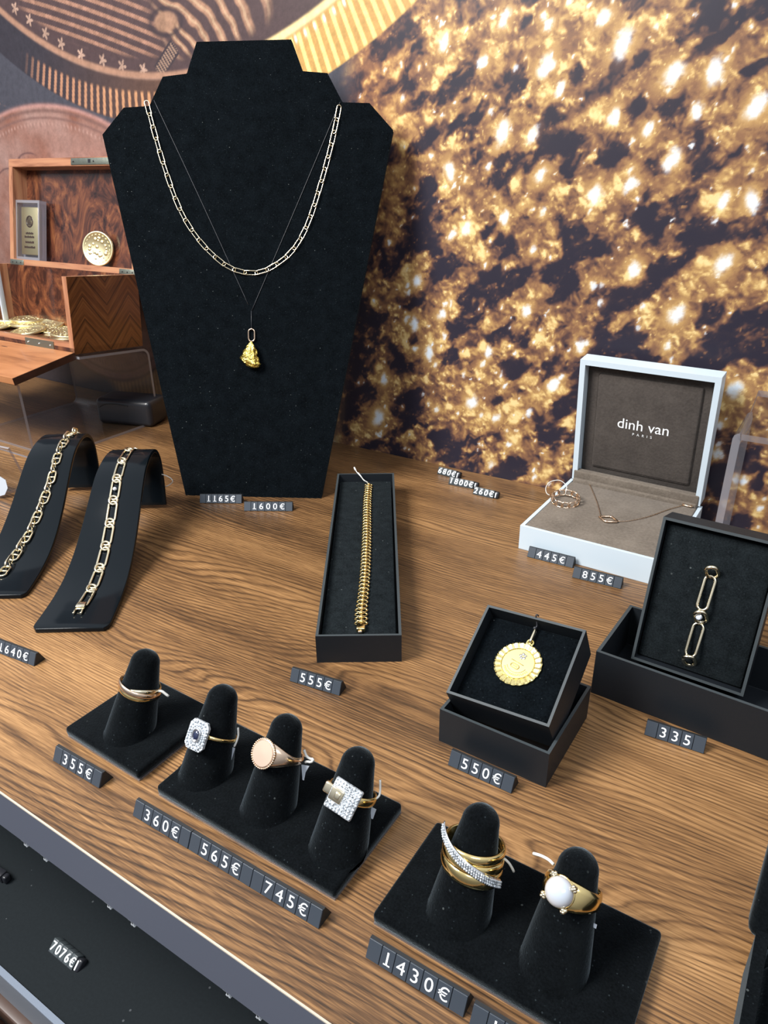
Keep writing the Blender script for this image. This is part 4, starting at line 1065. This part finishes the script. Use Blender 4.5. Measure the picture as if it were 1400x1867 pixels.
# thread and plastic tags on the rings
def ring_thread(label, x, s_, pts, r=.38, mat='white_thread'):
    p = Vector((x, 168.5, 6.0)) + AX * s_
    t = thing('thread_tag', label, 'thread tag', tuple(p), (TILT, 0, 0))
    MB().tube(resample(pts, .9), r, 6).build('thread', mat, t)
    return t
ring_thread('white thread end behind the thin triple band ring', -261, 21.4, [(9.4, 3.0, 1.2), (11.2, 3.8, 1.6), (12.8, 5.0, .6), (14.4, 6.4, -.6)], .7)
t = ring_thread('white plastic strip on the sapphire ring', -208.5, 17.2, [(9.6, 3.6, 6.5), (10.4, 4.0, 3), (10.6, 3.4, 0), (10.4, 2.6, -2.5)], .5)
MB().prism([(-.9, 0), (.9, 0), (.15, -6.5)], -.15, .15, lmat((10.5, 2.4, -2.6), (R(90), 0, 0))).build('tail', 'paper_tag', t)
t = ring_thread('white plastic tag on the signet ring', -170.3, 22.6, [(8.4, 4.6, 5.0), (10.0, 5.2, 2.6), (12.0, 5.6, 2.0), (13.6, 5.4, 2.6), (13.4, 4.6, 1.4), (11.4, 4.4, .8), (10.4, 4.4, .0)], .6)
MB().prism([(-2.0, 0), (2.0, 1), (.8, -2.5), (.9, -6), (.2, -6)], -.15, .15, lmat((11.4, 3.6, -1.2), (R(90), 0, 0))).build('tail', 'paper_tag', t)
t = ring_thread('white plastic strip on the buckle ring', -131.7, 21.4, [(9.0, 4.2, 9.0), (9.8, 4.6, 5.2), (10.2, 4.0, 2.6), (8.8, 2.6, .6)], .5)
MB().prism([(-1.4, 0), (1.4, 0), (.9, -4.4), (.1, -4.4)], -.15, .15, lmat((9.6, 2.6, -2.4), (R(90), 0, 0))).build('tail', 'paper_tag', t)
t = ring_thread('white thread trailing left behind the pearl ring', -39, 27.8, [(-9.4, 6.0, 1.4), (-12, 8.4, 1.0), (-15.5, 10.2, .2), (-18.5, 11.2, -.8)], .6)
MB().box(8.6, 10.6, -1.0, -.7, -9.6, -8.2).build('tag_end', 'paper_tag', t)
ring_thread('white thread end behind the wide crossover ring', -76.5, 22.2, [(10.6, 4.2, 1.5), (12.4, 5.0, .4), (13.8, 6.4, -1.6), (14.6, 7.6, -3.4)], .5)

# ------------------------------------------------------------------ wooden chest with open lid and front flap, on its clear riser
W_ = 223
t = thing('wooden_chest', 'old wooden chest with herringbone end, lid and front flap open', 'chest', (-646.7, 440, 93.7), (R(-5.25), 0, R(1.2)))
D_, H_ = 86, 74
MB().box(-W_, 0, 0, D_, 0, 6).build('floor_panel', 'burl_veneer', t)
MB().box(-6.8, -.4, 0, D_, 0, H_).build('end_panel', 'chest_edge_wood_upright', t)
MB().box(-.4, 0, .2, D_, .2, H_ - .2).build('veneered_end', 'herringbone_veneer', t)['label'] = 'dark herringbone veneered end'
MB().box(-W_, -W_ + 6.8, 0, D_, 0, H_).build('end_panel', 'chest_edge_wood_upright', t)
MB().box(-W_ + 6.8, -6.8, D_ - 6, D_, 6, H_ - .2).build('back_panel', 'burl_veneer', t)
mb = MB(); kn = lmat((-92, D_ - 6.3, 43), (R(90), 0, R(0)))
for q, rr_ in ((1.0, 1.1), (.86, .6), (1.10, .5)):
    mb.tube([(q * (16 + 1.5 * math.sin(3 * a)) * math.cos(a), q * (24 + 2.5 * math.sin(2 * a + 1)) * math.sin(a), 0) for a in [2 * math.pi * k / 30 for k in range(30)]], rr_, 5, True, kn, flat=.4)
mb.build('knot_figure', 'dark_flap_edge', t)['label'] = 'dark oval knot in the burl back'
MB().box(-W_ + 6.8, -6.8, 0, 6, 6, 10.5).build('sill', 'chest_edge_wood', t)
lk_ = MB().box(-77, -31, -.9, 0, -.5, 9.6).box(-80, -30, -3.4, 0, -1.3, .6, bev=.3).build('sill_lock_plate', 'aged_brass_plate', t)
for x in (-72, -54, -36): MB().ball((x, -1.0, 5.4), 1.0, 8, 5).build('screw', 'steel', lk_)
fl = thing('front_flap', None, None, (0, -1.0, 2.2), (R(-10), 0, 0)); fl.parent = t
fl.rotation_euler = (R(13.2), 0, 0)
MB().box(-W_, 0, -70, 0, -6.5, 0).build('flap_board', 'flap_wood', fl)
MB().box(-.0, .5, -70.2, 0, -7.0, -.2).build('flap_end', 'dark_flap_edge', fl)['label'] = 'dark edge of the flap'
mb = MB()
for x, y in ((-108, -14), (-96, -12), (-118, -46), (-60, -52)): mb.ball((x, y, .02), 1.0, 10, 5, sq=(6, .7, .12))
mb.build('worn_marks', 'dark_flap_edge', fl)
ld = thing('lid', None, None, (0, 0, 0), (0, 0, 0)); ld.parent = t
Wc = lmat((-646.7, 440, 93.7)) @ Euler((R(-5.25), 0, R(1.2))).to_matrix().to_4x4()
LW = frame((-653.2 + 6, 529.5, 157.8), (1, 0, 0), (0, math.sin(R(13)), math.cos(R(13))), (0, -math.cos(R(13)), math.sin(R(13))))    # x right, y up the lid, z towards the viewer
LM = Wc.inverted() @ LW
LH = 117; LD = 22
MB().box(-W_, 0, LH - 8.5, LH, -LD, 0, LM).build('top_rail', 'chest_edge_wood', ld)
MB().box(-W_, 0, 0, 7.4, -LD, 0, LM).build('bottom_rail', 'chest_edge_wood', ld)
MB().box(-W_, -W_ + 7, 7.4, LH - 8.5, -LD, 0, LM).build('side_rail', 'chest_edge_wood_upright', ld)
MB().box(-7, 0, 7.4, LH - 8.5, -LD, 0, LM).build('side_rail', 'chest_edge_wood_upright', ld)
MB().box(-W_ + 7, -7, 7.4, LH - 8.5, -LD, -LD + 4, LM).build('lid_panel', 'burl_veneer', ld)
lp = MB().box(-108, -26, LH - 7.6, LH - .8, -.2, .9, LM, bev=.3).build('lid_lock_plate', 'aged_brass_plate', ld)
MB().box(-79, -75, LH - 5.8, LH - 2.2, .6, 1.1, LM).build('keyhole', 'black_plastic', lp)
for x in (-104, -70, -30): MB().ball((x, LH - 4.2, .9), 1.0, 8, 5, LM).build('screw', 'black_plastic', lp)
for x in (-222, -26):
    h = MB().box(x, x + 26, .6, 6.6, -.2, .8, LM, bev=.2).build('hinge', 'aged_brass_plate', ld)
    for q in (5, 13, 21): MB().ball((x + q, 3.6, .8), .9, 8, 5, LM).build('screw', 'black_plastic', h)
# things standing in the lid
Bt = LW @ Vector((-168, 7.4, -10))
t = thing('cased_ingot', 'small gold ingot in a clear capsule standing in the chest lid', 'ingot', tuple(LW @ Vector((-194, 7.5, -8))), (LW.to_3x3() @ Euler((0, 0, R(-0))).to_matrix()).to_euler())
# capsule frame: x right, y up, z towards the viewer
MB().tray(-23, 23, 0, 66, -4.5, 4.5, 3.0, 0.8, mi_rim=1, mi=1).build('capsule_frame', ['clear_acrylic', 'acrylic_cut_edge'], t)
MB().box(-20, 20, 3, 63, 3.2, 3.9).build('capsule_window', 'clear_acrylic', t)
ig = MB().box(-16.5, 16.5, 6, 59, -2.4, 1.6, bev=.8).build('ingot', 'coin_gold', t)
mb = MB(); mb.lathe([(6.6, 1.5), (6.6, 2.0), (5.4, 2.0), (5.4, 1.6)], 28, lmat((0, 43, 0)))
for k in range(5): mb.box(-4 + .5 * (k % 2), 4 - .6 * (k % 3), 39.6 + k * 1.7, 40.5 + k * 1.7, 1.5, 1.95)
for k, (w, y) in enumerate(((7, 30), (9.5, 26), (8, 20), (10, 14.5))):
    x = -w
    while x < w - .8: mb.box(x, x + 1.3, y - 1.2, y + 1.2 - .5 * ((int(x * 7)) % 2), 1.5, 1.95); x += 2.1
mb.build('relief', 'dark_flap_edge', ig)
def coin_mesh(r, h):
    mb = MB(); mb.lathe([(r - .4, 0), (r, .4), (r, h - .4), (r - .4, h), (r - 1.6, h), (r - 2.0, h - .45), (.01, h - .35)], 48)
    return mb
def coin_relief(r, h, seed):
    rg = random.Random(seed); mb = MB()
    for k in range(26):
        a = rg.uniform(0, 6.3); q = r * .62 * math.sqrt(rg.random()); mb.ball((q * math.cos(a), q * math.sin(a), h - .35), 1, 8, 4, lmat((0, 0, 0)), sq=(rg.uniform(.8, 2.6), rg.uniform(.8, 2.6), .35)) if False else mb.ball((q * math.cos(a), q * math.sin(a), h - .35), rg.uniform(.9, 2.4), 8, 4, sq=(1, 1, .22))
    for k in range(22): a = 2 * math.pi * k / 22; mb.box(-.35, .35, -.9, .9, -.2, .25, lmat(((r - 3.6) * math.cos(a), (r - 3.6) * math.sin(a), h - .35), (0, 0, a)))
    return mb
def coin(r, h, loc, rot, label, seed, group=None):
    t = thing('gold_coin', label, 'coin', loc, rot, group)
    coin_mesh(r, h).build('disc', 'coin_gold', t); coin_relief(r, h, seed).build('relief', 'coin_gold', t)
    return t
Mc_ = LW @ lmat((-73, 7.6 + 18.3, -9.5), (R(2), R(22), 0))
coin(18.2, 3.0, tuple(Mc_.translation), Mc_.to_euler(), 'large gold coin standing upright in the open chest lid', 3)
rg = random.Random(9)
pile = [(-784, 478, 0, 0, 'front right coin of the pile, lying flat on the chest floor'), (-836, 474, 0, 0, 'coin at the front left of the pile in the chest'), (-812, 496, 2.9, 3, 'coin resting on the front coins in the middle of the pile'),
        (-768, 503, 0, 0, 'coin at the right of the pile, near the chest end'), (-852, 500, 2.9, -3, 'coin on the left of the pile, tilted'), (-795, 511, 3.4, -4, 'coin at the back of the pile below the knot'),
        (-735, 494, 0, 0, 'coin apart from the pile toward the chest end'), (-828, 508, 6.4, 4, 'topmost coin of the pile in the chest')]
for k, (x, y, dz_, tl_, lb) in enumerate(pile):
    z = 99.9 - (y - 440) * math.tan(R(5.25)) + .25 + dz_
    coin(19.0, 2.8, (x + 8, y - 2, z), (R(-5.25 + tl_), R(tl_ * .8), rg.uniform(0, 6)), lb, k + 20, 'gold coins piled in the chest')
t = thing('clear_case', 'clear plastic case edge standing in the chest at the left edge', 'case', (-877, 486, 96.4), (R(-3), 0, 0))
MB().box(-9, 42.5, -2.5, 2.5, 0, 62, bev=.6).build('slab', 'clear_acrylic', t)
MB().box(42.5, 45.5, -3, 3, 0, 62, bev=.6).build('slab_edge', 'paper_tag', t)['label'] = 'pale bright edge'

t = thing('acrylic_riser', 'clear acrylic riser carrying the wooden chest', 'riser', (-716, 455, 0))
def sheet(mb, x0, x1, prof, th):
    """bent sheet: prof = (y,z) polyline of its middle, extruded along x; slot 0 faces, slot 1 cut edges"""
    P = [Vector((0, y, z)) for y, z in prof]; n = len(P); v = []; f = []; fe = []
    for k in range(n):
        d = (P[min(k + 1, n - 1)] - P[max(k - 1, 0)]).normalized(); nn = Vector((0, -d.z, d.y)) * th / 2
        for x in (x0, x1):
            for sg in (1, -1): q = P[k] + nn * sg; v.append((x, q.y, q.z))
    for k in range(n - 1):
        a, b_ = 4 * k, 4 * k + 4
        f += [(a, a + 2, b_ + 2, b_), (a + 1, b_ + 1, b_ + 3, a + 3)]; fe += [(a, b_, b_ + 1, a + 1), (a + 2, a + 3, b_ + 3, b_ + 2)]
    fe += [(0, 1, 3, 2), (4 * n - 4, 4 * n - 2, 4 * n - 1, 4 * n - 3)]
    mb.add(v, f, True, 0); mb.add(v, fe, False, 1)
def bend(c, r, a0, a1, n=6): return [(c[0] + r * math.cos(R(a0 + (a1 - a0) * k / n)), c[1] + r * math.sin(R(a0 + (a1 - a0) * k / n))) for k in range(n + 1)]
mb = MB(); sheet(mb, -70, 74, [(-14, 90.6), (60, 83.8)] + bend((63, 75.4), 8, 84, 0) + bend((63, 9.4), 8, 0, -90) + [(-62, 1.4)], 2.6); mb.build('bent_sheet', ['clear_acrylic', 'acrylic_cut_edge'], t)
mb = MB(); sheet(mb, -70, 60, [(-75, 0.2), (-75, 75.5)], 2.6); mb.build('front_support', ['clear_acrylic', 'acrylic_cut_edge'], t)

t = thing('black_case', 'rounded black case lying under the acrylic riser', 'case', (-683, 503, 0), (0, 0, R(17)))
MB().box(-18, 52, -12, 24, 0, 30, bev=6, seg=4).build('body', 'black_plastic', t)
MB().tube(resample([(-12, -12.3, 20), (-4, -12.6, 24), (10, -12.6, 25), (26, -12.3, 23.5)], 2), .5, 6).build('seam', 'tag_body', t)
t = thing('acrylic_stand', 'small clear acrylic card stand at the left edge', 'stand', (-624, 318, 0), (0, 0, R(6)))
mb = MB(); sheet(mb, -30, 24, [(-14, 1.2), (14, 1.2)] + bend((14, 3.2), 2, -90, 15, 4) + [(6, 40)], 2.2); mb.build('bent_sheet', ['clear_acrylic', 'acrylic_cut_edge'], t)
t = thing('thread_tag', 'white paper tag hanging at the left edge before the clear stand', 'thread tag', (-592, 309, 0), (0, 0, R(30)))
MB().prism([(-8, 2), (-1, 4), (2.4, 10), (1.6, 17), (-4, 21), (-10, 17)], -.25, .25, lmat((0, 0, 0), (R(80), 0, 0))).build('paper_tag', 'paper_tag', t)
MB().tube(resample([(-8, -.5, 18), (-12, 0, 23), (-18, 2, 24), (-22, 4, 20)], 1.5), .4, 6).build('thread', 'white_thread', t)

# ------------------------------------------------------------------ clear riser at the right, velvet case at the right edge
t = thing('acrylic_riser', 'thick clear acrylic riser standing at the right by the wall', 'riser', (-10, 530, 0))
def sheet_x(mb, y0, y1, prof, th):
    P = [Vector((x, 0, z)) for x, z in prof]; n = len(P); v = []; f = []; fe = []
    for k in range(n):
        d = (P[min(k + 1, n - 1)] - P[max(k - 1, 0)]).normalized(); nn = Vector((-d.z, 0, d.x)) * th / 2
        for y in (y0, y1):
            for sg in (1, -1): q = P[k] + nn * sg; v.append((q.x, y, q.z))
    for k in range(n - 1):
        a, b_ = 4 * k, 4 * k + 4
        f += [(a, a + 2, b_ + 2, b_), (a + 1, b_ + 1, b_ + 3, a + 3)]; fe += [(a, b_, b_ + 1, a + 1), (a + 2, a + 3, b_ + 3, b_ + 2)]
    fe += [(0, 1, 3, 2), (4 * n - 4, 4 * n - 2, 4 * n - 1, 4 * n - 3)]
    mb.add(v, f, True, 0); mb.add(v, fe, False, 1)
mb = MB(); sheet_x(mb, -13, 42, [(-39.6, .1)] + [(-39.6, 87)] + [(-37.6 + 2 * math.cos(R(180 - 90 * k / 3)), 91 + 2 * math.sin(R(180 - 90 * k / 3))) for k in range(4)], 5.0)
mb.build('side_sheet', ['clear_acrylic', 'acrylic_cut_edge'], t)
mb = MB(); sheet(mb, -37, 74, [(-13, 93), (40, 110)], 5.0); mb.build('sloping_top', ['clear_acrylic', 'acrylic_cut_edge'], t)
mb = MB(); sheet_x(mb, -13, 42, [(71.5, .1), (71.5, 90)], 5.0); mb.build('side_sheet', ['clear_acrylic', 'acrylic_cut_edge'], t)

t = thing('velvet_ring_case', 'open black velvet case cut off by the right edge', 'ring case', (24, 190, 0), (0, 0, R(0)))
MB().tray(-6, 60, -52, 13.5, 0, 24, 4, 4).build('base', 'black_velour', t, bevel=2.2)
MB().box(-1.6, 55.6, -47.6, 9, 4, 17, bev=3, seg=3).build('inner_pad', 'black_velour', t)
MB().box(0, 12, 8, 20, 12, 25, bev=3.5, seg=3).build('hinge_bulge', 'black_velour', t)
MB().box(-8, 60, 0, 14, 0, 66, lmat((0, 20, 11), (R(-30), 0, 0)), bev=3.5, seg=3).build('lid', 'black_velour', t)
